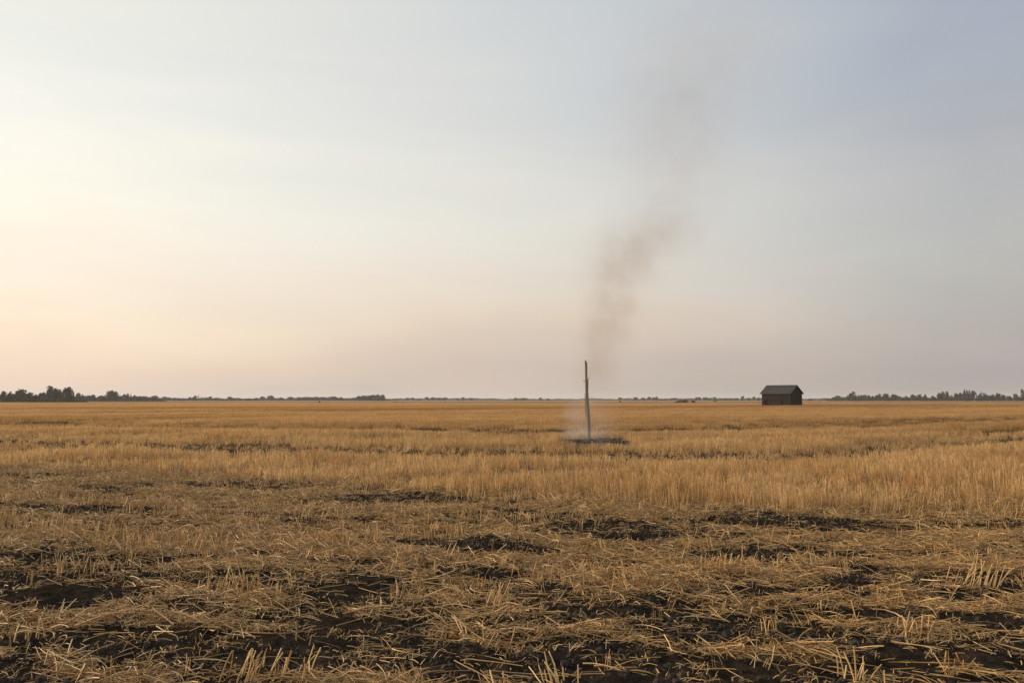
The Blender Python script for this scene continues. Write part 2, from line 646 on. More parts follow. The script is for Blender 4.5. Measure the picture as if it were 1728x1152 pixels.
def straw_piece(seed):
    """One loose straw lying on the ground: tube with a sag, a kink or a curl."""
    r = random.Random(seed)
    Lg = r.uniform(0.09, 0.34)
    kind = ['sag', 'straight', 'kink', 'straight', 'leaf', 'straight', 'sag', 'kink', 'straight', 'sag', 'leaf', 'straight', 'kink', 'straight', 'curl'][seed % 15]
    n = 6
    mb = MB()
    pts = []
    bend, lift = r.uniform(-.2, .2), r.uniform(-.04, .09)
    if kind == 'straight':
        bend, lift = bend * .15, lift * .2
    for i in range(n):
        s = i / (n - 1) - 0.5
        if kind == 'kink':
            k = r.uniform(-.1, .1) if i == 0 else 0
            y = bend * 1.6 * abs(s) * Lg
            z = lift * 2.2 * (0.5 - abs(s)) * Lg
        elif kind == 'curl':
            a = s * r.uniform(2.6, 2.9)
            y, z = (1 - math.cos(a)) * 0.33 * Lg, lift * (1 - 4 * s * s) * Lg
            pts.append((math.sin(a) * 0.38 * Lg, y, z + .004))
            continue
        else:
            y = bend * (4 * s * s) * Lg * .5 + r.uniform(-.006, .006) * Lg
            z = lift * (1 - 4 * s * s) * Lg
        pts.append((s * Lg, y, z + .004))
    if kind == 'leaf':
        w = r.uniform(.006, .012)
        mb.ribbon(pts, [w * .5, w, w, w * .9, w * .6, w * .12], (0, 1, r.uniform(.2, 1.2)))
    else:
        rad = r.uniform(.0020, .0038)
        mb.tube(pts, [rad * r.uniform(.85, 1.1) for _ in pts], 4, True)
    o = mb.build('straw_piece', M_LITTER, smooth=False, link=False)
    store_tone(o, [0.0] * len(o.data.vertices))
    return o


def chaff_patch(seed):
    """A hand's breadth of short broken chaff."""
    r = random.Random(seed)
    mb, tones = MB(), []
    for _ in range(16):
        x, y, a = r.gauss(0, .07), r.gauss(0, .07), r.uniform(0, 6.3)
        l, w = r.uniform(.02, .075), r.uniform(.003, .006)
        dz = r.uniform(-.02, .02)
        d = Vector((math.cos(a) * l / 2, math.sin(a) * l / 2, dz))
        c = Vector((x, y, r.uniform(.004, .022)))
        mb.ribbon([c - d, c + Vector((0, 0, r.uniform(0, .006))), c + d], [w, w, w * .7],
                  (-math.sin(a), math.cos(a), r.uniform(-.8, .8)))
        tones += [r.uniform(-.25, .2)] * 6
    o = mb.build('chaff_patch', M_LITTER, link=False)
    store_tone(o, tones)
    return o


def stalk(mb, tones, r, base, h, lean, rad, flat=False, leafy=0.3, tv=.28):
    """One cut stalk: leaning, slightly bowed, sliced top; sometimes a dry leaf hanging from it."""
    az = r.uniform(0, 6.283)
    dx, dy = math.cos(az) * lean, math.sin(az) * lean
    bow = r.uniform(-.05, .05) * h
    b = Vector(base)
    pts = [b + Vector((dx * h * s + bow * 4 * s * (1 - s) * math.sin(az), dy * h * s + bow * 4 * s * (1 - s) * math.cos(az), h * s))
           for s in (0, .5, 1)]
    n0 = len(mb.v)
    if flat:
        a2 = r.uniform(-.9, .9)
        mb.ribbon(pts, [rad * 2.2, rad * 2.2, rad * 1.8], (math.cos(a2), math.sin(a2), 0))
    else:
        mb.tube(pts, [rad * 1.1, rad, rad * .9], 4, True)
    if r.random() < leafy:
        p = pts[1].lerp(pts[2], r.uniform(-.4, .8))
        a = r.uniform(0, 6.283)
        d = Vector((math.cos(a), math.sin(a), 0))
        ll = r.uniform(.25, .6) * h
        mb.ribbon([p, p + d * ll * .45 + Vector((0, 0, ll * .25)), p + d * ll * .8 - Vector((0, 0, ll * .15))],
                  [rad * 2, rad * 2.6, rad * .6], (-d.y, d.x, .2))
    tones += [r.uniform(-tv, tv)] * (len(mb.v) - n0)


def stubble_tuft_mesh(seed, n=8, spread=(.07, .035), hmean=.30, rad=.0035, flat=False, leafy=.3, mat=None):
    r = random.Random(seed)
    mb, tones = MB(), []
    for _ in range(n):
        h = max(.08, r.gauss(hmean, hmean * .16))
        stalk(mb, tones, r, (r.gauss(0, spread[0]), r.gauss(0, spread[1]), -.02), h, abs(r.gauss(0, .10)), rad * r.uniform(.8, 1.25),
              flat, leafy)
    o = mb.build('stubble_clump', mat or M_STUB, link=False)
    store_tone(o, tones)
    return o


def row_clump_mesh(seed, n, lx, ly, hmean, rad):
    r = random.Random(seed)
    mb, tones = MB(), []
    for _ in range(n):
        h = max(.08, r.gauss(hmean, hmean * .17))
        stalk(mb, tones, r, (r.uniform(-lx / 2, lx / 2), r.gauss(0, ly / 2), -.03), h, abs(r.gauss(0, .10)), rad * r.uniform(.7, 1.3),
              True, 0.12)
    o = mb.build('stubble_row', M_STUB, link=False)
    store_tone(o, tones)
    return o


def scatter(name, P, rot, scl, idx, tone, sources, label, cat):
    me = bpy.data.meshes.new(name)
    n = len(P)
    me.vertices.add(n)
    me.vertices.foreach_set('co', np.asarray(P, np.float32).ravel())
    for nm, tp, arr in (('rot', 'FLOAT_VECTOR', rot), ('scl', 'FLOAT_VECTOR', scl)):
        a = me.attributes.new(nm, tp, 'POINT')
        a.data.foreach_set('vector', np.asarray(arr, np.float32).ravel())
    a = me.attributes.new('idx', 'INT', 'POINT')
    a.data.foreach_set('value', np.asarray(idx, np.int32))
    a = me.attributes.new('tone', 'FLOAT', 'POINT')
    a.data.foreach_set('value', np.asarray(tone, np.float32))
    o = bpy.data.objects.new(name, me)
    COL.objects.link(o)
    ng = bpy.data.node_groups.new(name + '_scatter', 'GeometryNodeTree')
    ng.interface.new_socket('Geometry', in_out='INPUT', socket_type='NodeSocketGeometry')
    ng.interface.new_socket('Geometry', in_out='OUTPUT', socket_type='NodeSocketGeometry')
    N, L = ng.nodes.new, ng.links.new
    gi, go = N('NodeGroupInput'), N('NodeGroupOutput')
    iop = N('GeometryNodeInstanceOnPoints')
    join = N('GeometryNodeJoinGeometry')
    for s in sources:
        oi = N('GeometryNodeObjectInfo')
        oi.inputs['Object'].default_value = s
        oi.inputs['As Instance'].default_value = False
        g2 = N('GeometryNodeGeometryToInstance')
        L(oi.outputs['Geometry'], g2.inputs[0])
        L(g2.outputs[0], join.inputs[0])
    L(gi.outputs[0], iop.inputs['Points'])
    L(join.outputs[0], iop.inputs['Instance'])
    iop.inputs['Pick Instance'].default_value = True

    def na(nm, tp):
        a = N('GeometryNodeInputNamedAttribute')
        a.data_type = tp
        a.inputs['Name'].default_value = nm
        return a.outputs['Attribute']
    L(na('idx', 'INT'), iop.inputs['Instance Index'])
    L(na('rot', 'FLOAT_VECTOR'), iop.inputs['Rotation'])
    L(na('scl', 'FLOAT_VECTOR'), iop.inputs['Scale'])
    L(iop.outputs[0], go.inputs[0])
    md = o.modifiers.new('scatter', 'NODES')
    md.node_group = ng
    tag(o, label, cat, kind='stuff')
    return o


def wedge(n, y0, y1, margin=1.18, extra=1.0, power=None):
    """Random ground points, uniform per square metre, over the depth range seen by the lens and some way beside it."""
    y = np.sqrt(rng.uniform(y0 * y0, y1 * y1, n))
    hw = y * (864 / F_PX) * margin + extra
    return rng.uniform(-1, 1, n) * hw, y


def area(y0, y1, margin=1.18, extra=1.0):
    return (864 / F_PX) * margin * (y1 * y1 - y0 * y0) + 2 * extra * (y1 - y0)


# --- loose straw lying on the soil
src = [straw_piece(105 + k) for k in range(30)]
n = int(area(3.6, 26) * 590)
x, y = wedge(n, 3.6, 26)
stand, height, strip, litter, burn, inside, lodge = fields(x, y)
dens = litter * np.where(inside > .5, 0.25, 1.0) * (1.0 - 0.35 * sstep(14, 26, y))
dens = np.clip(dens * (0.55 + 0.9 * fbm(x * 2.2, y * 2.2, 83, 3)), 0.02, 1)
k = rng.random(n) < dens
x, y, litter = x[k], y[k], litter[k]
n = len(x)
pile = litter * 0.05 * rng.random(n) ** 1.3
z = relief(x, y) + pile + 0.002
yaw = np.where(rng.random(n) < .55, -0.42 + rng.normal(0, .5, n) + math.pi * (rng.random(n) < .5), rng.uniform(0, 6.283, n))
tilt = rng.normal(0, .16, n) * (0.6 + litter)
rot = np.stack([rng.uniform(-.5, .5, n), tilt, yaw], 1)
z += np.abs(np.sin(tilt)) * 0.10
s = rng.uniform(.6, 1.25, n)
tone = np.clip(rng.normal(.33, .25, n) + .12 * (fbm(x / .6, y / .6, 91, 2) - .5), -.15, .75)
scatter('straw_litter', np.stack([x, y, z], 1), rot, np.stack([s, s, s], 1), rng.integers(0, len(src), n), tone, src,
        'loose broken straw strewn over the dark soil in front', 'straw')

# --- chaff
src = [chaff_patch(300 + k) for k in range(8)]
n = int(area(3.6, 24) * 200)
x, y = wedge(n, 3.6, 24)
litter = fields(x, y)[3]
k = rng.random(n) < np.clip(litter * 1.1, .08, 1)
x, y, litter = x[k], y[k], litter[k]
n = len(x)
s = rng.uniform(.7, 1.4, n)
scatter('chaff_litter', np.stack([x, y, relief(x, y) + litter * .015], 1),
        np.stack([rng.normal(0, .1, n), rng.normal(0, .1, n), rng.uniform(0, 6.28, n)], 1),
        np.stack([s, s, s], 1), rng.integers(0, len(src), n), rng.normal(.28, .14, n), src,
        'fine chopped chaff lying between the loose straw', 'chaff')

# --- crumbs and clods of soil
M_CLOD = simple_mat('soil_clod', (.052, .039, .028), .95, .5, 30, (1, 1, 1), .6, .004)
src = []
for q in range(8):
    r = random.Random(1500 + q)
    bm = bmesh.new()
    bmesh.ops.create_icosphere(bm, subdivisions=1, radius=.02)
    for v in bm.verts:
        v.co *= r.uniform(.65, 1.3)
        v.co.z *= .75
    me_ = bpy.data.meshes.new('soil_clod')
    bm.to_mesh(me_)
    bm.free()
    me_.materials.append(M_CLOD)
    src.append(bpy.data.objects.new('soil_clod', me_))
n = int(area(3.6, 20) * 260)
x, y = wedge(n, 3.6, 20)
k = rng.random(n) < np.clip(1.1 - fields(x, y)[3], .1, 1) * sstep(.35, .65, fbm(x * 1.6, y * 1.6, 121, 3))
x, y = x[k], y[k]
n = len(x)
s = rng.uniform(.25, 1.0, n) + 1.1 * rng.random(n) ** 7
scatter('soil_crumbs', np.stack([x, y, relief(x, y) + .004 * s], 1), rng.uniform(0, 6.28, (n, 3)), np.stack([s, s, s], 1),
        rng.integers(0, 8, n), np.zeros(n), src, 'dark crumbs and clods lying on the bare soil patches', 'soil')

# --- short stubble left standing in the flattened foreground
src = [stubble_tuft_mesh(500 + k, n=1 + k % 4, spread=(.03, .03), hmean=.20, rad=.0038, leafy=.45, mat=M_STALK) for k in range(14)]
n = int(area(3.8, 24) * 95)
x, y = wedge(n, 3.8, 24)
stand, height, strip, litter, burn, inside, lodge = fields(x, y)
dens = np.clip(strip * 1.3 + 0.24 * litter * (0.4 + 1.2 * fbm(x / 1.2, y / 1.2, 95, 2)), 0, 1) * (1 - inside)
k = rng.random(n) < dens
x, y, strip = x[k], y[k], strip[k]
n = len(x)
lean = rng.normal(0, .26, (n, 2)) * (1.15 - .6 * strip)[:, None]
s = rng.uniform(.45, 1.0, n) * (1 + .25 * strip) * (1 - .15 * sstep(9, 14, y))
scatter('short_stubble', np.stack([x, y, relief(x, y)], 1), np.stack([lean[:, 0], lean[:, 1], rng.uniform(0, 6.28, n)], 1),
        np.stack([s * .95, s * .95, s], 1), rng.integers(0, len(src), n), rng.normal(.32, .16, n), src,
        'short broken stubble stalks still standing among the loose straw', 'stubble')

# --- standing stubble, nearest belt, tuft by tuft along the drill rows
src = [stubble_tuft_mesh(700 + k, n=7 + k % 3, flat=True, rad=.0042) for k in range(16)]
n = int(area(12.5, 46) * 50)
x, y = wedge(n, 12.5, 46)
u, v = rows_uv(x, y)
keep_row = np.abs(((u / 0.19 + 0.4 * fbm(x, y, 97, 2)) % 1.0) - 0.5) < 0.36
stand, height, strip, litter, burn, inside, lodge = fields(x, y)
k = keep_row & (rng.random(n) < stand * (0.62 + .6 * fbm(x / .7, y / .7, 99, 2)))
x, y, height, lodge = x[k], y[k], height[k], lodge[k]
n = len(x)
lean = rng.normal(0, .07, (n, 2)) + lodge[:, None] * rng.normal(0, .35, (n, 2))
s = height * rng.uniform(.85, 1.15, n)
tone = .38 + .7 * (fbm(x / 2.2, y / 2.2, 103, 3) - .5) + rng.normal(0, .06, n) - .12 * lodge
scatter('standing_stubble', np.stack([x, y, relief(x, y)], 1), np.stack([lean[:, 0], lean[:, 1], rng.uniform(0, 6.28, n)], 1),
        np.stack([np.ones(n), np.ones(n), s], 1), rng.integers(0, len(src), n), tone, src,
        'golden standing stubble in the nearer belt of the field', 'stubble')

# --- middle distance: row lengths of stubble
src = [row_clump_mesh(900 + k, 60, 1.3, .34, .31, .006) for k in range(12)]
n = int(area(45, 132) * 2.5)
x, y = wedge(n, 45, 132)
stand, height, strip, litter, burn, inside, lodge = fields(x, y)
k = rng.random(n) < np.clip(stand * 1.1, .02, 1)
x, y, height, lodge = x[k], y[k], height[k], lodge[k]
u, v = rows_uv(x, y)
n = len(x)
tone = .30 + .45 * (fbm(u / 3, v / 14, 107, 3) - .5) - .9 * np.clip(fbm(u / 5, v / 70, 207, 3) - .52, 0, .25) * 2 - .3 * lodge + rng.normal(0, .04, n)
scatter('middle_stubble', np.stack([x, y, np.zeros(n)], 1),
        np.stack([np.zeros(n), np.zeros(n), math.radians(38) + rng.normal(0, .12, n) + math.pi * (rng.random(n) < .5)], 1),
        np.stack([np.ones(n), np.ones(n), height], 1), rng.integers(0, len(src), n), tone, src,
        'golden stubble rows in the middle of the field behind the post', 'stubble')

# --- far stubble
src = [row_clump_mesh(950 + k, 110, 5.0, 1.3, .33, .014) for k in range(10)]
n = int(area(128, 440) * .30)
x, y = wedge(n, 128, 440)
stand, height, strip, litter, burn, inside, lodge = fields(x, y)
bx_, by_ = 240 * (1320 - 864) / F_PX, 238.0
k = (rng.random(n) < np.clip(stand, .02, 1)) & ~((np.abs(x - bx_) < 7.5) & (np.abs(y - by_) < 9.5))
x, y, height, lodge = x[k], y[k], height[k], lodge[k]
u, v = rows_uv(x, y)
n = len(x)
tone = .28 + .3 * (fbm(u / 8, v / 60, 109, 3) - .5) - 1.0 * np.clip(fbm(u / 14, v / 220, 209, 3) - .52, 0, .25) * 2 - .25 * lodge + rng.normal(0, .03, n)
scatter('far_stubble', np.stack([x, y, np.zeros(n)], 1),
        np.stack([np.zeros(n), np.zeros(n), math.radians(38) + rng.normal(0, .08, n) + math.pi * (rng.random(n) < .5)], 1),
        np.stack([np.ones(n), np.ones(n), height], 1), rng.integers(0, len(src), n), tone, src,
        'golden stubble rows reaching past the dark barn', 'stubble')


# --- single tufts that stand out in the foreground
def foreground_tuft(px, py, n, h, lean, az, spread, label):
    gx, gy = ground_at(px, py)
    gz = float(relief(np.array([gx]), np.array([gy]))[0])
    root = empty('stubble_tuft', (gx, gy, gz))
    tag(root, label, 'stubble', 'single stubble tufts in the foreground')
    r = random.Random(int(px * 7 + py))
    for _ in range(n):
        mb, tones = MB(), []
        hh = h * r.uniform(.55, 1.1)
        bx, by = r.gauss(0, spread), r.gauss(0, spread * .7)
        l, a = lean * r.uniform(.6, 1.25), az + r.gauss(0, .35)
        sx, sy = r.gauss(0, .16), r.gauss(0, .16)
        rad = r.uniform(.0032, .0052)
        pts = [Vector((bx + (math.cos(a) * l * s + sx * s * s) * hh, by + (math.sin(a) * l * s + sy * s * s) * hh, -.025 + hh * s * (1 - .12 * l * s)))
               for s in (0, .33, .66, 1)]
        mb.tube(pts, [rad * 1.15, rad, rad, rad * .85], 5, True)
        o = mb.build('stalk', M_STALK, root)
        store_tone(o, [r.uniform(.2, .75)] * len(o.data.vertices))


TUFTS = [
    (1652, 990, 26, .26, .45, 0.1, .11, 'dense tuft of long stalks leaning right, beside the right photo edge'),
    (425, 1143, 22, .20, .35, 0.6, .10, 'broad splayed stubble tuft at the bottom edge, left of centre'),
    (1300, 1063, 7, .17, .12, 1.5, .03, 'small group of short upright stalks on dark soil, lower right'),
    (48, 1082, 8, .17, .12, 1.2, .07, 'upright sparse stalks by the left photo edge near the bottom'),
    (842, 1018, 14, .19, .5, 1.4, .05, 'ragged tuft in the middle of the foreground below the pole'),
    (395, 1003, 20, .22, .25, 0.4, .12, 'golden upright tuft at the right end of a short standing strip'),
    (1440, 1150, 9, .22, .5, 0.7, .09, 'few long crossed stalks at the bottom edge, right of centre'),
    (1545, 1072, 10, .20, .35, 0.9, .06, 'stiff forked tuft above the bottom right corner'),
    (930, 1150, 10, .18, .6, 2.2, .09, 'low bent tuft at the bottom edge, below the pole'),
    (1215, 968, 12, .20, .3, 0.6, .10, 'thin golden tuft rising from flattened straw, below the barn'),
]
for t in TUFTS:
    foreground_tuft(*t)

# ------------------------------------------------------------------ the weathered pole
M_WOOD = simple_mat('weathered_wood', (.24, .19, .135), .9, .45, 14, (6, 6, .5), .6, .01)
M_WOODL = simple_mat('pale_wood', (.42, .32, .205), .85, .25, 14, (6, 6, .5), .4, .006)
M_BARK = simple_mat('dark_bark', (.10, .062, .04), .95, .4, 20, (4, 4, .8), .6, .01)


def build_pole():
    D = POLE_Y
    m = D / F_PX
    root = empty('wooden_pole', (POLE_X, POLE_Y, 0.0))
    tag(root, 'weathered grey broken wooden pole standing alone in the smoking burnt patch', 'pole')
    top = Vector(((989.0 - 994.5) * m, 0.0, (741.5 - 611) * m))
    H = top.z
    # shaft: uneven round section with lengthwise cracks, stepping in where a side has split away
    nz, ns = 40, 18
    vs, fs = [], []
    for i in range(nz + 1):
        s = i / nz
        c = top * s
        c.x += .012 * math.sin(s * 7)
        base_r = .053 - .004 * s
        for k in range(ns):
            a = 2 * math.pi * k / ns
            rr = base_r * (1 + .10 * math.sin(3 * a + 1.3) + .07 * math.sin(5 * a + s * 2))
            if k in (3, 8, 13):
                rr *= .80
            if s > .73 and math.cos(a) > .1:
                rr *= .88                      # right side split off above
            zj = 0.0
            if i == nz:
                zj = (.06 if math.cos(a) < -.1 else -.05) + .015 * math.sin(k * 2.7)
            vs.append((c.x + rr * math.cos(a), c.y + rr * math.sin(a), c.z - .15 * (i == 0) + zj))
    for i in range(nz):
        for k in range(ns):
            k2 = (k + 1) % ns
            fs.append((i * ns + k, i * ns + k2, (i + 1) * ns + k2, (i + 1) * ns + k))
    fs.append(tuple(nz * ns + k for k in range(ns)))
    mesh_obj('shaft', vs, fs, M_WOOD, root, True)
    for dx, z0, z1, w in ((-.026, H - .12, H + .085, .020), (.030, H - .18, H + .03, .012), (.012, H - .1, H - .0, .014)):
        cx = top.x * (z0 / H) + dx
        MB().tube([(cx, .005, z0), (cx + .004, 0, (z0 + z1) / 2), (cx + .002, 0, z1)], [w, w * .9, w * .6], 5).build('splinter', M_WOOD, root)
    zc = H * .75
    cx = top.x * .75
    MB().tube([(cx + .045, 0, zc - .35), (cx + .058, 0, zc), (cx + .056, 0, zc + .12)], [.02, .018, .005], 6).build('splinter', M_WOOD, root)
    # pale strip down the left side, and a hanging strip of dark bark
    MB().tube([((top.x * s) - .066 + .012 * s, -.02, H * s) for s in (.04, .2, .35, .5, .66, .8)],
              [.014, .018, .016, .018, .016, .004], 5).build('pale_strip', M_WOODL, root)
    MB().tube([((top.x * s) - .10 + .03 * abs(s - .42), -.01, H * s) for s in (.27, .36, .45, .54, .60)],
              [.005, .011, .013, .012, .006], 5).build('bark_strip', M_BARK, root)
    zl, zr = (741.5 - 643) * m, (741.5 - 641) * m
    MB().tube([(top.x * .75 - .03, 0, zl), (top.x * .75 - .10, -.01, zl - .005), (top.x * .75 - .155, -.02, zl + .01)], [.012, .009, .014], 5).build('twig', M_WOOD, root)
    MB().tube([(top.x * .75 + .03, 0, zr - .01), (top.x * .75 + .09, 0, zr + .06), (top.x * .75 + .125, 0, zr + .13)], [.011, .008, .006], 5).build('twig', M_WOOD, root)


build_pole()

# charred straw and lumps on the burnt patch
src = []
for q in range(5):
    r = random.Random(1200 + q)
    mb = MB()
    for _ in range(14):
        a, l = r.uniform(0, 6.28), r.uniform(.05, .22)
        p = Vector((r.gauss(0, .12), r.gauss(0, .12), r.uniform(0, .05)))
        mb.tube([p, p + Vector((math.cos(a) * l, math.sin(a) * l, r.uniform(-.01, .05)))], [.006, .003], 4)
    src.append(mb.build('charred_straw', M_CHAR, link=False))
n = 300
x = POLE_X + .6 + rng.uniform(-4.5, 5.5, n)
y = POLE_Y - 2 + rng.uniform(-6, 6, n)
bn = fields(x, y)[4]
k = rng.random(n) < sstep(.1, .7, bn)
x, y = x[k], y[k]
n = len(x)
s = rng.uniform(.6, 1.5, n)
scatter('charred_straw_remains', np.stack([x, y, relief(x, y)], 1), np.stack([np.zeros(n), np.zeros(n), rng.uniform(0, 6.28, n)], 1),
        np.stack([s, s, s], 1), rng.integers(0, 5, n), np.zeros(n), src,
        'blackened burnt straw around the foot of the pole', 'burnt straw')

# ------------------------------------------------------------------ the barn
M_BOARD = simple_mat('old_dark_boards', (.033, .024, .018), .9, .5, 9, (5, 5, .35), .5, .02)
M_ROOF = simple_mat('dull_grey_roofing', (.068, .060, .058), .85, .3, 4, (1, 5, 1), .3, .02)
M_OPENING_SHADE = simple_mat('opening_shade_black', (.008, .007, .006), 1.0, .2, 5)  # near-black colour stands in for the shade inside the barn openings
M_TRIM = simple_mat('dark_trim', (.026, .019, .016), .9, .3, 8)


def build_barn():
    D = 240.0
    cx = D * (1320.6 - 864) / F_PX
    m = D / F_PX
    view = math.atan2(cx, D)
    th = math.radians(27)
    Lx, Wy = 48.4 * m * .94 / math.cos(th), 18.8 * m / math.sin(th)
    He, Hr = 22.3 * m, 34.4 * m
    # local x along the long front, local -y is the front; turned so that the right gable shows
    root = empty('barn', (cx, D + 1.0, 0), -view - th)
    tag(root, 'dark weathered timber barn with grey gable roof standing alone in the field', 'barn')
    hx, hy = Lx / 2, Wy / 2
    r = random.Random(5)
    t = .12

    def gz_(yv):
        return He + (Hr - He) * (1 - abs(yv) / hy) - .05
    MB().box(-hx, hx, -hy, -hy + t, 0, He).build('front_wall', M_TRIM, root)
    MB().box(-hx, hx, hy - t, hy, 0, He).build('rear_wall', M_TRIM, root)
    for sx in (-1, 1):
        x0, x1 = sorted((sx * hx, sx * (hx - t)))
        v = [(x, yv, z) for x in (x0, x1) for yv, z in ((-hy + t, 0), (hy - t, 0), (hy - t, He - .06), (0, Hr - .12), (-hy + t, He - .06))]
        f = [(0, 1, 2, 3, 4), (9, 8, 7, 6, 5)] + [(i, 5 + i, 5 + (i + 1) % 5, (i + 1) % 5) for i in range(5)]
        mesh_obj('gable_wall', v, f, M_TRIM, root)
    # upright boards with open joints, proud of the walls
    def boards(name, spans, place):
        mb = MB()
        for a0, a1 in spans:
            a = a0
            while a < a1 - .05:
                w = min(r.uniform(.17, .24), a1 - a)
                place(mb, a + .012, a + w - .012, r.uniform(.03, .055))
                a += w
        return tag(mb.build(name, M_BOARD, root), kind='stuff')
    door_l, door_r, door_h = -hx + 1.45, -hx + 5.35, 10.2 * m
    boards('front_board', [(-hx, door_l - .85), (door_r, hx)], lambda mb, a, b, d: mb.box(a, b, -hy - d, -hy - .003, .03 + r.random() * .05, He - .05))
    boards('front_board', [(door_l - .85, door_r)], lambda mb, a, b, d: mb.box(a, b, -hy - d, -hy - .003, door_h + .12, He - .05))
    for sx in (-1, 1):
        def side(mb, a, b, d, sx=sx):
            zt = min(gz_(a), gz_(b)) - .06
            xa, xb = sorted((sx * (hx + .003), sx * (hx + d)))
            mb.box(xa, xb, a, b, .03 + r.random() * .06, zt)
        boards('gable_board', [(-hy, hy)], side)
    boards('rear_board', [(-hx, hx)], lambda mb, a, b, d: mb.box(a, b, hy + .003, hy + d, .03, He - .05))
    # black panels painting the shade inside the openings, wide sliding door between, rail above
    MB().box(door_l - .80, door_l - .02, -hy - .02, -hy - .004, .02, door_h).build('doorway_shade_panel', M_OPENING_SHADE, root)
    dr = MB()
    a = door_l
    while a < door_r - .35:
        w = r.uniform(.2, .28)
        dr.box(a + .008, min(a + w, door_r - .34) - .008, -hy - .13 - r.uniform(0, .015), -hy - .085, .06, door_h)
        a += w
    d = dr.build('sliding_door', M_BOARD, root)
    br = MB()
    br.box(door_l, door_r - .36, -hy - .175, -hy - .147, door_h * .78, door_h * .88)
    br.box(door_l, door_r - .36, -hy - .175, -hy - .147, door_h * .12, door_h * .22)
    br.build('brace', M_BOARD, d)
    MB().box(door_r - .32, door_r - .02, -hy - .02, -hy - .004, .02, door_h).build('door_gap_shade_panel', M_OPENING_SHADE, root)  # shade of the gap, painted as a dark panel on the solid wall
    MB().box(-hx + .4, door_r + .4, -hy - .20, -hy - .06, door_h + .02, door_h + .11).build('door_rail', M_TRIM, root)
    for sx in (-1, 1):
        for sy in (-1, 1):
            xa, xb = sorted((sx * (hx + .01), sx * (hx + .09)))
            ya, yb = sorted((sy * (hy + .06), sy * (hy - .12)))
            MB().box(xa, xb, ya, yb, 0, He - .08).build('corner_board', M_TRIM, root)
    # roof: two slabs with overhang, seams, ridge cap, barge boards
    ov, gx = .42, .38
    sl = (Hr - He) / hy
    for sy in (-1, 1):
        mb = MB()
        ye, ze = sy * (hy + ov), He - sl * ov
        P = [(-hx - gx, ye, ze), (hx + gx, ye, ze), (hx + gx, 0, Hr), (-hx - gx, 0, Hr)]
        mb.v = P + [(p[0], p[1], p[2] + .09) for p in P]
        mb.f = [(0, 1, 2, 3), (7, 6, 5, 4), (0, 4, 5, 1), (1, 5, 6, 2), (2, 6, 7, 3), (3, 7, 4, 0)]
        rf = mb.build('roof', M_ROOF, root)
        sm = MB()
        xx = -hx - gx + .3
        while xx < hx + gx - .2:
            sm.tube([(xx, ye, ze + .10), (xx, sy * .02, Hr + .095)], .022, 4)
            xx += .62
        tag(sm.build('roof_seam', M_ROOF, rf), kind='stuff')
        for sx in (-1, 1):
            bb = MB()
            xa, xb = sorted((sx * (hx + gx + .003), sx * (hx + gx + .05)))
            bb.v = [(x, yv, z) for x in (xa, xb) for yv, z in ((ye, ze - .10), (ye, ze + .11), (sy * .01, Hr + .11), (sy * .01, Hr - .10))]
            bb.f = [(0, 1, 2, 3), (7, 6, 5, 4), (0, 4, 5, 1), (1, 5, 6, 2), (2, 6, 7, 3), (3, 7, 4, 0)]
            bb.build('barge_board', M_TRIM, root)
    MB().tube([(-hx - gx, 0, Hr + .10), (hx + gx, 0, Hr + .10)], .11, 6).build('ridge_cap', M_ROOF, root)


build_barn()

# ------------------------------------------------------------------ trees
def leaf_mat(name, col):
    m, t, b = new_mat(name)
    geo = t.nodes.new('ShaderNodeNewGeometry')
    oi = t.nodes.new('ShaderNodeObjectInfo')
    mx = t.nodes.new('ShaderNodeMix')
    mx.data_type = 'RGBA'
    mx.inputs['A'].default_value = (*[c * .6 for c in col], 1)
    mx.inputs['B'].default_value = (*[c * 1.5 for c in col], 1)
    t.links.new(geo.outputs['Random Per Island'], mx.inputs['Factor'])
    hs = t.nodes.new('ShaderNodeHueSaturation')
    mr = t.nodes.new('ShaderNodeMapRange')
    mr.inputs['To Min'].default_value = .485
    mr.inputs['To Max'].default_value = .52
    t.links.new(oi.outputs['Random'], mr.inputs['Value'])
    t.links.new(mr.outputs[0], hs.inputs['Hue'])
    t.links.new(mx.outputs['Result'], hs.inputs['Color'])
    t.links.new(hs.outputs[0], b.inputs['Base Color'])
    b.inputs['Roughness'].default_value = .7
    return m


M_LEAF = leaf_mat('dark_foliage', (.050, .054, .030))
M_LEAFR = leaf_mat('rusty_foliage', (.085, .050, .034))
M_SCRUB = leaf_mat('grey_green_scrub', (.17, .155, .115))
M_TRUNK = simple_mat('tree_bark', (.06, .048, .038), .95, .3, 8)


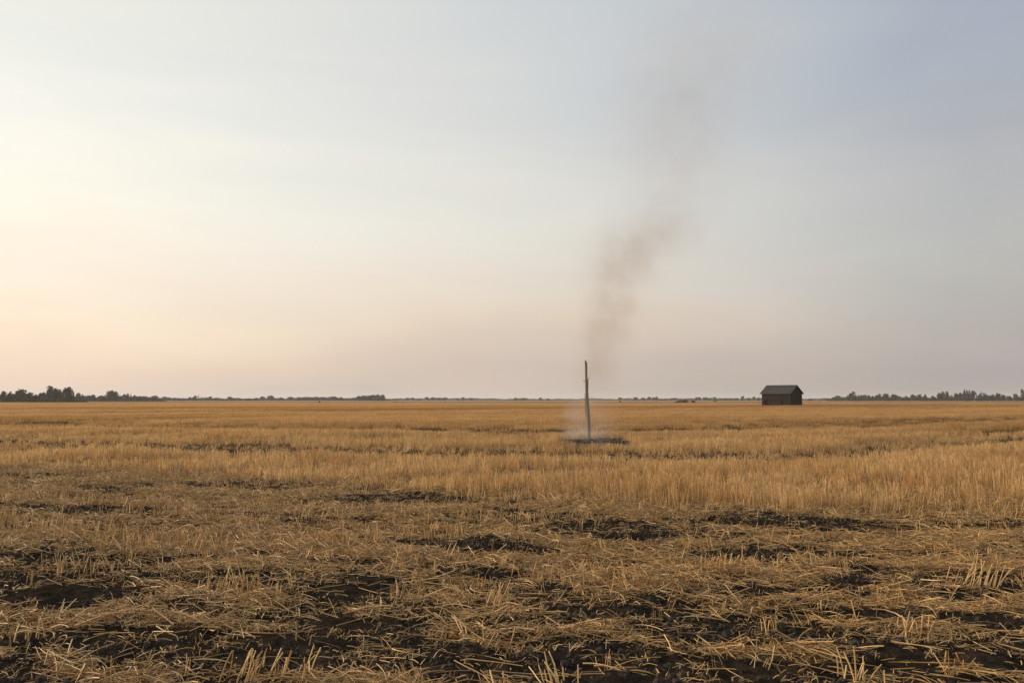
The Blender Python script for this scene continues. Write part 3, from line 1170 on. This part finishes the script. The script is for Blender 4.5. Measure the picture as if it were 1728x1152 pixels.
def crown_mesh(kind, seed, n=420):
    """Crown for a tree of unit height and unit width: leaf clumps gathered on lobes round the limbs."""
    r = random.Random(seed)
    lobes = []
    if kind == 'round':
        for _ in range(9):
            a, q = r.uniform(0, 6.28), r.uniform(0, .24)
            lobes.append((math.cos(a) * q, math.sin(a) * q, r.uniform(.34, .80), r.uniform(.18, .28)))
        lobes.append((r.uniform(-.06, .06), 0, .80, .20))
        lobes.append((0, 0, .3, .34))
    elif kind == 'broad':
        for _ in range(11):
            a, q = r.uniform(0, 6.28), r.uniform(.1, .36)
            lobes.append((math.cos(a) * q, math.sin(a) * q, r.uniform(.35, .74) - .35 * q, r.uniform(.16, .25)))
        lobes.append((0, 0, .72, .24))
        lobes.append((0, 0, .28, .4))
    elif kind == 'cone':
        for k in range(9):
            s = k / 8
            a = r.uniform(0, 6.28)
            q = .14 * (1 - s)
            lobes.append((math.cos(a) * q, math.sin(a) * q, .16 + .76 * s, .36 * (1 - s) + .06))
    elif kind == 'column':
        for k in range(9):
            s = k / 8
            lobes.append((r.uniform(-.14, .14), r.uniform(-.14, .14), .18 + .64 * s, .40 - .16 * s * s))
    elif kind == 'lean':
        for k in range(9):
            s = k / 8
            lobes.append((-.20 + .5 * s + r.uniform(-.08, .08), r.uniform(-.1, .1), .24 + .64 * s, .30 - .17 * s))
        lobes.append((.2, 0, .3, .26))
    elif kind == 'ragged':
        for _ in range(10):
            a, q = r.uniform(0, 6.28), r.uniform(.1, .4)
            lobes.append((math.cos(a) * q, math.sin(a) * q, r.uniform(.2, .9), r.uniform(.09, .18)))
        lobes.append((0, 0, .26, .36))
    else:  # bush
        for _ in range(9):
            a, q = r.uniform(0, 6.28), r.uniform(0, .34)
            lobes.append((math.cos(a) * q, math.sin(a) * q, r.uniform(.15, .68), r.uniform(.2, .3)))
    wts = [l[3] ** 2 for l in lobes]
    mb = MB()
    for _ in range(n):
        lx, ly, lz, lr = r.choices(lobes, wts)[0]
        d = Vector((r.gauss(0, 1), r.gauss(0, 1), r.gauss(0, 1))).normalized()
        rr = lr * r.uniform(.35, 1.06)
        p = Vector((lx, ly, lz)) + d * rr
        p.z = max(.03, p.z)
        s = r.uniform(.045, .095)
        nrm = (d + Vector((r.gauss(0, .7), r.gauss(0, .7), r.gauss(0, .7)))).normalized()
        u = nrm.orthogonal().normalized()
        w = nrm.cross(u)
        c, sn = math.cos(r.uniform(0, 6.28)), math.sin(r.uniform(0, 6.28))
        u, w = u * c + w * sn, w * c - u * sn
        mb.quad(p - u * s, p + w * s * .7 + nrm * s * .3, p + u * s, p - w * s * .7 + nrm * s * .2)
    return mb


def trunk_mesh(seed, lean=0.0):
    r = random.Random(seed)
    mb = MB()
    top = Vector((lean, 0, .7))
    mb.tube([(0, 0, -.02), (lean * .3, 0, .3), top], [.035, .026, .010], 6)
    for _ in range(5):
        s = r.uniform(.3, .85)
        p = Vector((lean * s, 0, .7 * s))
        a = r.uniform(0, 6.28)
        e = p + Vector((math.cos(a) * r.uniform(.14, .28), math.sin(a) * r.uniform(.14, .28), r.uniform(.1, .24)))
        mb.tube([p, p.lerp(e, .5) + Vector((0, 0, .03)), e], [.014, .009, .004], 4)
    return mb


LIB = {}
for kind in ('round', 'broad', 'cone', 'column', 'lean', 'ragged', 'bush'):
    LIB[kind] = []
    for q in range(3):
        c = crown_mesh(kind, hash((kind[0], q)) % 1000 if False else (ord(kind[0]) * 31 + ord(kind[1]) * 7 + q * 101),
                       n=320 if kind == 'ragged' else 640).build('crown', M_LEAF, link=False).data
        tk = trunk_mesh(q * 13 + ord(kind[0]), .15 if kind == 'lean' else 0.0).build('trunk', M_TRUNK, link=False).data
        LIB[kind].append((c, tk))
rusty = crown_mesh('ragged', 4242, 330).build('crown', M_LEAFR, link=False).data

SIZE_WORD = {'round': 'round-crowned', 'broad': 'broad spreading', 'cone': 'pointed conical', 'column': 'narrow columnar',
             'lean': 'lopsided leaning', 'ragged': 'thin ragged', 'bush': 'low bushy'}


def add_tree(px, top, w, depth, kind, label, group, name='tree', squash=None, mesh=None):
    """A tree of its real size at its real distance; px, top and w are where the photograph shows it."""
    base = ground_at(864, HORIZON + CAM_H * F_PX / depth / (CP * CP))[1]
    p = at_depth(px, top, depth)
    m = depth / F_PX
    h = max(p.z, 1.0) * 1.04
    wd = w * m * 1.3
    root = empty(name, (p.x, depth, 0), random.uniform(-.5, .5) if kind == 'lean' else random.uniform(0, 6.28))
    c, tk = random.choice(LIB[kind])
    for nm, dat in (('trunk', tk), ('crown', mesh or c)):
        o = bpy.data.objects.new(nm, dat)
        COL.objects.link(o)
        o.parent = root
        o.scale = (wd, wd, h)
    tag(root, label, 'bush' if name == 'bush' else 'tree', group)
    return root


ORD = ['first', 'second', 'third', 'fourth', 'fifth', 'sixth', 'seventh', 'eighth', 'ninth', 'tenth', 'eleventh', 'twelfth',
       'thirteenth', 'fourteenth', 'fifteenth', 'sixteenth', 'seventeenth', 'eighteenth', 'nineteenth', 'twentieth',
       'twenty-first', 'twenty-second', 'twenty-third', 'twenty-fourth', 'twenty-fifth', 'twenty-sixth']
# (landmark phrase, group, depth, [(photo x, top y, width, crown kind, own label or None)]) in order outward from the landmark
R_, B_, C_, O_, L_, G_, U_ = 'round', 'broad', 'cone', 'column', 'lean', 'ragged', 'bush'
TREES = [
    ('from the left photo edge', 'trees of the left treeline', 640, [
        (5, 660.6, 11, R_, None), (14, 660.6, 11, L_, None), (21, 663, 12, B_, None),
        (37, 656.4, 21, R_, 'large dome-crowned dark tree near the left photo edge'),
        (51, 661.6, 14, R_, None), (61, 664.5, 13, B_, None), (72, 662.8, 13, R_, None),
        (85.5, 653.2, 15, R_, 'tallest tree of the left treeline, with a broad rounded top'),
        (94, 655.0, 12, R_, None), (101, 657.6, 10, R_, None),
        (107, 656.8, 3.4, O_, 'thin spindly spire tree between two tall trees on the left'),
        (114.5, 654.4, 15, R_, 'tall full-crowned tree closing the tall clump of the left treeline'),
        (120.5, 659.5, 8, G_, None), (126, 669, 9, U_, None)]),
    ('left of the big domed tree', 'trees of the left treeline', 860, [
        (172, 666.6, 17, B_, None), (157.5, 665.6, 10, R_, None), (150.5, 667.2, 9, R_, None), (145, 667.6, 8, U_, None),
        (138, 663.6, 8, G_, 'gappy dark tree with sky showing through, left of the big domed tree'),
        (132, 663.2, 7, R_, None)]),
    ('right of the big domed tree', 'trees of the left treeline', 900, [
        (187, 658.8, 18, R_, 'big domed tree standing alone above the left treeline'),
        (195, 661.6, 11, R_, None), (202, 666, 10, U_, None), (210, 664.8, 8, R_, None), (216, 663.8, 6, O_, None),
        (221, 664.2, 5, C_, None), (227, 666.8, 7, R_, None), (231, 667.8, 5, C_, None), (236.5, 668.4, 9, R_, None),
        (242.5, 669.3, 8, R_, None), (247.5, 670.8, 7, U_, None)]),
    ('left of the thin post and boom', 'small trees at the left of the horizon', 1300, [
        (328, 668.2, 7, L_, None), (319.8, 670.8, 4.5, R_, None), (310, 672.4, 6, U_, None), (303, 672.2, 7, B_, None),
        (294.5, 671.5, 6, R_, None), (285, 671, 7, R_, None), (277.5, 669.8, 8, R_, None), (270.5, 671, 4, C_, None),
        (260.5, 668.6, 8, R_, None), (252.5, 670.6, 7, R_, None)]),
    ('right of the thin post and boom', 'small trees at the left of the horizon', 1400, [
        (351, 669.8, 10, L_, None), (361.5, 671.2, 5, C_, None), (367.2, 671.2, 5, C_, None), (376, 672.2, 8, U_, None),
        (388.5, 670.2, 8, R_, None), (395, 671.5, 5, C_, None), (406, 672, 7, U_, None), (420, 672.3, 8, B_, None), (432, 672, 7, R_, None)]),
    ('left of the dark grove on the horizon', 'small trees left of the pole', 1500, [
        (598, 672, 7, R_, None), (588, 672.6, 8, U_, None), (575.8, 670.4, 7, C_, None), (569.5, 671.2, 7, R_, None), (562.5, 669.8, 10, R_, None),
        (554, 669.9, 5, C_, None), (549.5, 671.2, 6, R_, None), (544, 670.3, 7, R_, None), (534, 669.6, 12, B_, None),
        (525, 670.9, 8, R_, None), (515, 670.6, 11, R_, None), (504, 671, 10, R_, None), (490, 670.2, 9, R_, None),
        (473, 671, 10, B_, None), (457.5, 668.2, 9, R_, None), (443.5, 669.8, 6, R_, None)]),
    ('in the dark grove, counted from its left end', 'grove on the horizon left of the pole', 1250, [
        (606, 669.2, 8, R_, None), (614.5, 668, 10, R_, None), (621.5, 669, 6, R_, None), (628.5, 667.6, 11, R_, None),
        (637.2, 666.5, 9, O_, None), (645.5, 667, 7, O_, 'rounded upright tree ending the dark grove on its right')]),
    ('right of the dark grove on the horizon', 'small trees left of the pole', 1800, [
        (671, 672.5, 6, U_, None), (687, 671.8, 6, R_, None), (697, 671.8, 7, R_, None), (708, 672.3, 8, U_, None), (721, 670.9, 7, R_, None),
        (731, 671.2, 9, R_, None), (741, 671.2, 9, B_, None), (750, 671.6, 7, R_, None), (773, 672.3, 5, R_, None),
        (781, 671.2, 5, R_, None), (795, 672.2, 6, R_, None), (870, 671.3, 6, C_, None), (884, 671.8, 12, B_, None),
        (912, 671.1, 6, C_, None), (925, 672.6, 6, U_, None)]),
    ('right of the pole', 'small trees right of the pole', 1800, [
        (1046, 671.3, 5, R_, None), (1072, 671.2, 7, R_, None), (1085, 671.8, 6, R_, None), (1095, 670.3, 5.5, R_, None),
        (1103.5, 670.8, 7, R_, None), (1108.5, 668.8, 4, C_, 'small sharp conifer top on the horizon right of the pole'),
        (1116.5, 672.4, 6, U_, None), (1124, 672.4, 6, U_, None), (1133, 672.2, 8, B_, None), (1138, 671.9, 5, R_, None)]),
    ('left of the barn', 'small trees between pole and barn', 1700, [
        (1280, 671.8, 6, R_, None), (1272, 670.3, 5, R_, None), (1263, 671.8, 5, C_, None),
        (1253.5, 668.8, 4.5, O_, 'narrow pointed tree on the horizon just left of the barn'),
        (1242, 672.5, 6, R_, None), (1232, 672.4, 5, C_, None), (1223.5, 672.1, 8, B_, None), (1215, 672.4, 6, U_, None),
        (1206.5, 670.8, 6, R_, None), (1198.5, 671.8, 8, B_, None), (1190, 670.8, 8, R_, None), (1179.5, 671, 6, R_, None),
        (1175, 671, 5, O_, None)]),
    ('left of the leaning tree', 'trees of the right treeline', 1300, [
        (1422.5, 671.8, 8, U_, None), (1414.5, 668.5, 7.5, R_, None), (1407.5, 670.8, 7, R_, None), (1395, 672.6, 8, U_, None), (1368, 672.8, 8, U_, None)]),
    ('right of the leaning tree', 'trees of the right treeline', 1120, [
        (1434.5, 661, 13, L_, 'tall leaning tree at the left end of the right treeline'),
        (1441.5, 666.3, 8, R_, None), (1448, 664, 7, G_, None), (1454, 666.8, 8, R_, None), (1459.8, 665.8, 8, R_, None),
        (1465.5, 666.4, 6, R_, None), (1472.5, 668.2, 8, R_, None), (1478, 666.8, 6, R_, None), (1484, 664, 8, R_, None),
        (1495, 664.8, 14, R_, 'widest round dome in the left half of the right treeline'),
        (1508.5, 665.6, 11, R_, None), (1517, 667.8, 9, R_, None), (1523.5, 669.2, 8, U_, None), (1532, 667.2, 10, G_, None),
        (1540, 665.2, 8, R_, None), (1545.5, 667.6, 7, R_, None), (1551, 665.8, 9, R_, None), (1561, 664.4, 9, C_, None),
        (1574, 666.8, 12, C_, None)]),
    ('from the right photo edge', 'trees of the right treeline', 1080, [
        (1727, 654.6, 12, G_, 'tall rusty sparse tree cut off by the right photo edge'),
        (1720, 667, 10, U_, None), (1713, 663.8, 9, R_, None), (1702, 667.8, 10, R_, None), (1692, 666.6, 10, R_, None), (1685, 663.8, 9, R_, None),
        (1675, 665, 12, B_, None), (1665, 664.8, 11, B_, None), (1657, 661, 9, G_, None), (1650, 662.2, 10, G_, None),
        (1641, 659.6, 9, R_, None), (1636, 658.6, 4, O_, None), (1631.5, 658, 4.5, O_, None),
        (1627.6, 658.2, 5.5, O_, 'tallest narrow spire in the middle of the right treeline'),
        (1620.5, 663, 9, R_, None), (1613.5, 664.3, 9, R_, None), (1605, 664.8, 7, G_, None), (1598, 660.8, 7.5, O_, None),
        (1591, 661.6, 7, R_, None), (1585.5, 662.8, 9, R_, None)]),
]
for phrase, group, depth, rows in TREES:
    cnt = 0
    for (tx, ty, tw, kind, own) in rows:
        if own:
            label = own
            mark = phrase.endswith(('from the left photo edge', 'from the right photo edge', 'from its left end'))
            cnt += 1 if mark else 0
        else:
            cnt += 1
            label = f'{SIZE_WORD[kind]} tree, {ORD[cnt - 1]} {phrase}'
        dd = depth * random.uniform(.96, 1.05)
        if depth > 1240:
            ty, tw = ty - .9, tw * 1.4
        add_tree(tx, ty, tw, dd, kind, label, group, mesh=rusty if 'rusty' in label else None)

# scrub in the open field
scrub = [crown_mesh('bush', 5000 + q, 520).build('crown', M_SCRUB, link=False).data for q in range(2)]
SG = 'scrub in the field'
add_tree(1148, 674.2, 11, 455, U_, 'left half of the grey-green thicket between pole and barn', SG, 'bush', mesh=scrub[0])
add_tree(1157, 673.4, 12, 450, U_, 'tallest grey-green bush of the thicket between pole and barn', SG, 'bush', mesh=scrub[1])
add_tree(1170, 674.4, 8, 450, U_, 'separate smaller grey-green bush just right of the thicket', SG, 'bush', mesh=scrub[0])
add_tree(1141.5, 677.6, 4, 445, U_, 'very low dark bush at the left foot of the thicket', SG, 'bush')
add_tree(539, 676.8, 3.2, 430, O_, 'tiny upright dark bush standing alone in the far field, left of the dark grove', 'scrub in the field', 'bush')
add_tree(1207, 675.2, 6, 900, U_, 'dark low bush on the far field margin between thicket and barn', 'scrub in the field', 'bush')


# far-off wood that reads as one dark band
def far_wood():
    r = random.Random(77)
    mb = MB()
    for (x0, x1, dep, hmin, hmax, step) in ((-150, 140, 660, 3.0, 4.4, .5), (110, 275, 900, 2.8, 4.2, .5), (215, 440, 1500, 2.4, 3.6, .5), (410, 665, 1650, 2.6, 4.0, .5),
                                            (630, 1020, 2300, 2.2, 4.0, .5), (980, 1310, 2100, 2.0, 3.8, .5), (1280, 1460, 2200, 2.2, 3.8, .5),
                                            (1400, 1900, 1200, 2.8, 4.2, .5)):
        px = x0
        m = dep / F_PX
        while px < x1:
            w = r.uniform(1.5, 4.0)
            h = r.uniform(hmin, hmax) * (.55 + .9 * float(fbm(np.array([px / 16.0]), np.array([dep * 1.0]), 5, 2)[0]))
            h *= min(1.0, .25 + (px - x0) / 26.0, .25 + (x1 - px) / 26.0)
            c = at_depth(px, HORIZON, dep + r.uniform(-20, 20))
            for _ in range(9):
                a = r.uniform(0, 6.28)
                p = Vector((c.x + r.gauss(0, w * .45), c.y + r.gauss(0, 2.5), r.uniform(.0, 1) ** .8 * h))
                s = r.uniform(.55, 1.1)
                nrm = Vector((r.gauss(0, 1), r.gauss(0, 1) - .5, r.gauss(0, .6))).normalized()
                u = nrm.orthogonal().normalized()
                q = nrm.cross(u)
                mb.quad(p - u * s, p + q * s * .8, p + u * s, p - q * s * .8)
            px += r.uniform(.5, 1.0) * step / m * .8
    o = mb.build('distant_wood', M_LEAF)
    tag(o, 'low hazy line of distant woods and hedges along the horizon', 'wood', kind='stuff')


far_wood()


# ------------------------------------------------------------------ small things far out in the field
M_HEAP = simple_mat('brown_heap', (.15, .085, .05), .95, .35, 3)
M_RUST = simple_mat('rusty_straw_heap', (.24, .10, .045), .95, .3, 3)
M_POST = simple_mat('dark_post', (.07, .04, .032), .9, .3, 6)
M_PALE = simple_mat('pale_boom', (.55, .50, .44), .7, .1, 4)


def heap(name, px, py, w_px, h_px, mat, label, cat, seed, sticks=0):
    x, y = ground_at(px, py)
    m = y / F_PX
    w, h = w_px * m, h_px * m
    r = random.Random(seed)
    nr, nt2 = 7, 16
    vs, fs = [(0, 0, h)], []
    for i in range(1, nr + 1):
        s = i / nr
        for k in range(nt2):
            a = 6.2832 * k / nt2
            q = s * w / 2 * r.uniform(.85, 1.12)
            vs.append((math.cos(a) * q, math.sin(a) * q * .8, h * (1 - s) ** .75 * r.uniform(.8, 1.15) - (.06 if i == nr else 0)))
    for k in range(nt2):
        fs.append((0, 1 + k, 1 + (k + 1) % nt2))
    for i in range(nr - 1):
        for k in range(nt2):
            a, b = 1 + i * nt2, 1 + (i + 1) * nt2
            fs.append((a + k, b + k, b + (k + 1) % nt2, a + (k + 1) % nt2))
    root = empty(name, (x, y, 0))
    tag(root, label, cat)
    mesh_obj('mound', vs, fs, mat, root)
    for _ in range(sticks):
        a = r.uniform(0, 6.28)
        p = Vector((math.cos(a) * w * .4, math.sin(a) * w * .3, .05))
        MB().tube([p, (-p.x * .3 + r.uniform(-.3, .3), -p.y * .3, h * r.uniform(1.0, 1.4))], [.06, .03], 5).build('branch', M_POST, root)


heap('brush_heap', 1046.5, 679.5, 7, 3.2, M_HEAP, 'low brown heap of brush in the far field right of the pole', 'heap', 3, 6)
heap('straw_heap', 1282, 681.8, 5.5, 3.4, M_RUST, 'small rusty straw heap beside the left end of the barn', 'heap', 4)
heap('soil_heap', 1275, 683.0, 2.4, 1.6, M_HEAP, 'tiny dark soil heap left of the rusty straw heap', 'heap', 6)
heap('soil_heap', 679.5, 679.0, 3.5, 1.4, M_HEAP, 'tiny dark heap right of the low dark bale row, far field', 'heap', 8)


def bale(px, py, w_px, label):
    x, y = ground_at(px, py)
    m = y / F_PX
    root = empty('straw_bale', (x, y, 0), .1)
    tag(root, label, 'bale', 'dark bales lying in the far field')
    w, h = w_px * m, 1.75 * m
    b = MB()
    ns = 14
    pts = [(-w / 2, 0, h / 2), (-w * .46, 0, h / 2), (w * .46, 0, h / 2), (w / 2, 0, h / 2)]
    b.tube(pts, [h * .46, h * .52, h * .52, h * .46], ns)
    b.build('bale_body', M_HEAP, root)
    for s in (-.25, .25):
        MB().tube([(w * s - .03, 0, h / 2), (w * s + .03, 0, h / 2)], h * .535, ns).build('twine', M_POST, root)


bale(665.6, 679.4, 3.6, 'left of two dark bales end to end in the far field, below the grove')
bale(669.4, 679.4, 3.4, 'right of two dark bales end to end in the far field, below the grove')


def post_and_boom():
    D = 1250.0
    m = D / F_PX
    b, t = at_depth(334.2, 675, D), at_depth(334, 667.6, D)
    root = empty('lifting_post', (b.x, D, 0))
    tag(root, 'thin dark red post with a pale boom sloping down beside the horizon trees', 'post')
    MB().box(-.35, .35, -.3, .3, -.1, t.z - 1.6).build('mast', M_POST, root)
    MB().box(-.65, .65, -.45, .45, t.z - 1.6, t.z).build('mast_head', M_POST, root)
    MB().tube([(.2, -.35, t.z - .6), (13.5 * m, -.35, t.z - 3.0 * m)], [.22, .16], 6).build('boom', M_PALE, root)
    MB().box(12.6 * m, 14.2 * m, -.7, .0, t.z - 3.6 * m, t.z - 2.5 * m).build('counterweight', M_POST, root)


post_and_boom()


def lone_post(px, top, depth, w, label):
    p = at_depth(px, top, depth)
    root = empty('marker_post', (p.x, depth, 0))
    tag(root, label, 'post')
    MB().box(-w / 2, w / 2, -w / 2, w / 2, -.1, p.z * .86).build('post_shaft', M_POST, root)
    MB().box(-w * .8, w * .8, -w * .8, w * .8, p.z * .86, p.z).build('post_cap', M_POST, root)


lone_post(1384, 673.3, 880, .55, 'lone dark marker post in the far field right of the barn')

# ------------------------------------------------------------------ smoke
def build_smoke():
    m = POLE_Y / F_PX
    # px, py, rx, ry, optical depth through the middle
    PUFFS = [(982, 737, 40, 9, .34), (968, 716, 13, 26, .20), (1003, 712, 24, 30, .10), (1000, 662, 24, 36, .17), (1010, 610, 26, 34, .25),
             (1003, 556, 19, 34, .22), (1038, 556, 22, 24, .17), (1046, 512, 24, 32, .21), (1020, 500, 24, 36, .19), (1038, 440, 32, 40, .33),
             (1074, 446, 34, 32, .15), (1122, 388, 44, 32, .22), (1078, 396, 42, 28, .17), (1130, 320, 62, 56, .14), (1100, 205, 56, 74, .18),
             (1172, 215, 54, 72, .19), (1160, 100, 84, 74, .15), (1235, 80, 74, 62, .10)]
    C = [at_depth(p[0], p[1], POLE_Y) for p in PUFFS]
    # domain: a loose irregular skin that encloses every puff
    path = [(992, 752, 62), (988, 742, 75), (992, 720, 66), (1000, 670, 62), (1008, 610, 66), (1022, 550, 82), (1034, 490, 92), (1060, 430, 112),
            (1090, 380, 130), (1120, 320, 140), (1135, 250, 160), (1145, 180, 170), (1165, 110, 190), (1185, 50, 190), (1200, -10, 170), (1210, -60, 60)]
    ns = 20
    vs, fs = [], []
    for i, (px, py, rr) in enumerate(path):
        c = at_depth(px, py, POLE_Y)
        for k in range(ns):
            a = 6.2832 * k / ns
            vs.append((c.x + math.cos(a) * rr * m, c.y + math.sin(a) * rr * m * .85, max(c.z, .02)))
    for i in range(len(path) - 1):
        for k in range(ns):
            k2 = (k + 1) % ns
            fs.append((i * ns + k, i * ns + k2, (i + 1) * ns + k2, (i + 1) * ns + k))
    fs.append(tuple(reversed(range(ns))))
    fs.append(tuple((len(path) - 1) * ns + k for k in range(ns)))
    mat = bpy.data.materials.new('thin_smoke')
    mat.use_nodes = True
    t = mat.node_tree
    for nd in list(t.nodes):
        t.nodes.remove(nd)
    N, L = t.nodes.new, t.links.new
    out = N('ShaderNodeOutputMaterial')
    pv = N('ShaderNodeVolumePrincipled')
    pv.inputs['Anisotropy'].default_value = 0.2
    L(pv.outputs[0], out.inputs['Volume'])
    geo = N('ShaderNodeNewGeometry')

    def vm(op, a, b=None, scale=None):
        x = N('ShaderNodeVectorMath')
        x.operation = op
        L(a, x.inputs[0])
        if b is not None:
            if isinstance(b, tuple):
                x.inputs[1].default_value = b
            else:
                L(b, x.inputs[1])
        if scale is not None:
            x.inputs['Scale'].default_value = scale
        return x

    def mt(op, a, b=None, clamp=False):
        x = N('ShaderNodeMath')
        x.operation = op
        x.use_clamp = clamp
        for k, v in enumerate((a, b)):
            if v is None:
                continue
            if isinstance(v, (int, float)):
                x.inputs[k].default_value = v
            else:
                L(v, x.inputs[k])
        return x.outputs[0]
    sp = N('ShaderNodeSeparateXYZ')
    L(geo.outputs['Position'], sp.inputs[0])
    hr = N('ShaderNodeMapRange')
    hr.inputs['From Min'].default_value = .6
    hr.inputs['From Max'].default_value = 3.2
    L(sp.outputs['Z'], hr.inputs['Value'])
    cm = N('ShaderNodeMix')
    cm.data_type = 'RGBA'
    cm.inputs['A'].default_value = (.84, .78, .76, 1)      # pale damp smoke at the ground
    cm.inputs['B'].default_value = SMOKE_COL
    L(hr.outputs['Result'], cm.inputs['Factor'])
    L(cm.outputs['Result'], pv.inputs['Color'])
    # turbulent warp of the sample position
    wn = N('ShaderNodeTexNoise')
    wn.inputs['Scale'].default_value = .8
    wn.inputs['Detail'].default_value = 3
    L(geo.outputs['Position'], wn.inputs['Vector'])
    off = vm('SCALE', vm('SUBTRACT', wn.outputs['Color'], (.5, .5, .5)).outputs[0], scale=.9)
    pos = vm('ADD', geo.outputs['Position'], off.outputs[0]).outputs[0]
    total = None
    for (px, py, rx, ry, tau), c in zip(PUFFS, C):
        ax, az = rx * m * 1.15, ry * m * 1.15
        ay = max(ax, .5 * az)
        d = vm('MULTIPLY', vm('SUBTRACT', pos, tuple(c)).outputs[0], (1 / ax, 1 / ay, 1 / az)).outputs[0]
        dd = vm('DOT_PRODUCT', d, d).outputs['Value']
        g = mt('MULTIPLY', mt('POWER', math.e, mt('MULTIPLY', dd, -1.0)), tau * (1.6 if py > 690 else (1.0 if py > 360 else .7)) / (1.772 * ay))
        total = g if total is None else mt('ADD', total, g)
    n2 = N('ShaderNodeTexNoise')
    n2.inputs['Scale'].default_value = 1.25
    n2.inputs['Detail'].default_value = 5
    n2.inputs['Roughness'].default_value = .6
    L(pos, n2.inputs['Vector'])
    mr = N('ShaderNodeMapRange')
    mr.interpolation_type = 'SMOOTHSTEP'
    mr.inputs['From Min'].default_value = .34
    mr.inputs['From Max'].default_value = .66
    mr.inputs['To Min'].default_value = .35
    mr.inputs['To Max'].default_value = 1.6
    L(n2.outputs['Fac'], mr.inputs['Value'])
    L(mt('MULTIPLY', mt('MULTIPLY', total, mr.outputs['Result']), 1.0), pv.inputs['Density'])
    o = mesh_obj('smoke', vs, fs, mat, None, True)
    tag(o, 'thin brownish smoke plume rising behind the pole and drifting right', 'smoke', kind='stuff')


SMOKE_COL = (.57, .44, .335, 1)
build_smoke()


# ------------------------------------------------------------------ evening haze
def build_haze():
    o = MB().box(-7000, 7000, -1500, 8000, -1.0, 32.0).build('haze', None)
    mat = bpy.data.materials.new('evening_haze')
    mat.use_nodes = True
    t = mat.node_tree
    for nd in list(t.nodes):
        t.nodes.remove(nd)
    out = t.nodes.new('ShaderNodeOutputMaterial')
    pv = t.nodes.new('ShaderNodeVolumePrincipled')
    pv.inputs['Color'].default_value = (.93, .93, .95, 1)
    pv.inputs['Density'].default_value = 0.00011
    pv.inputs['Anisotropy'].default_value = 0.2
    t.links.new(pv.outputs[0], out.inputs['Volume'])
    o.data.materials.append(mat)
    tag(o, 'thin warm evening haze lying over the whole field', 'haze', kind='stuff')


build_haze()
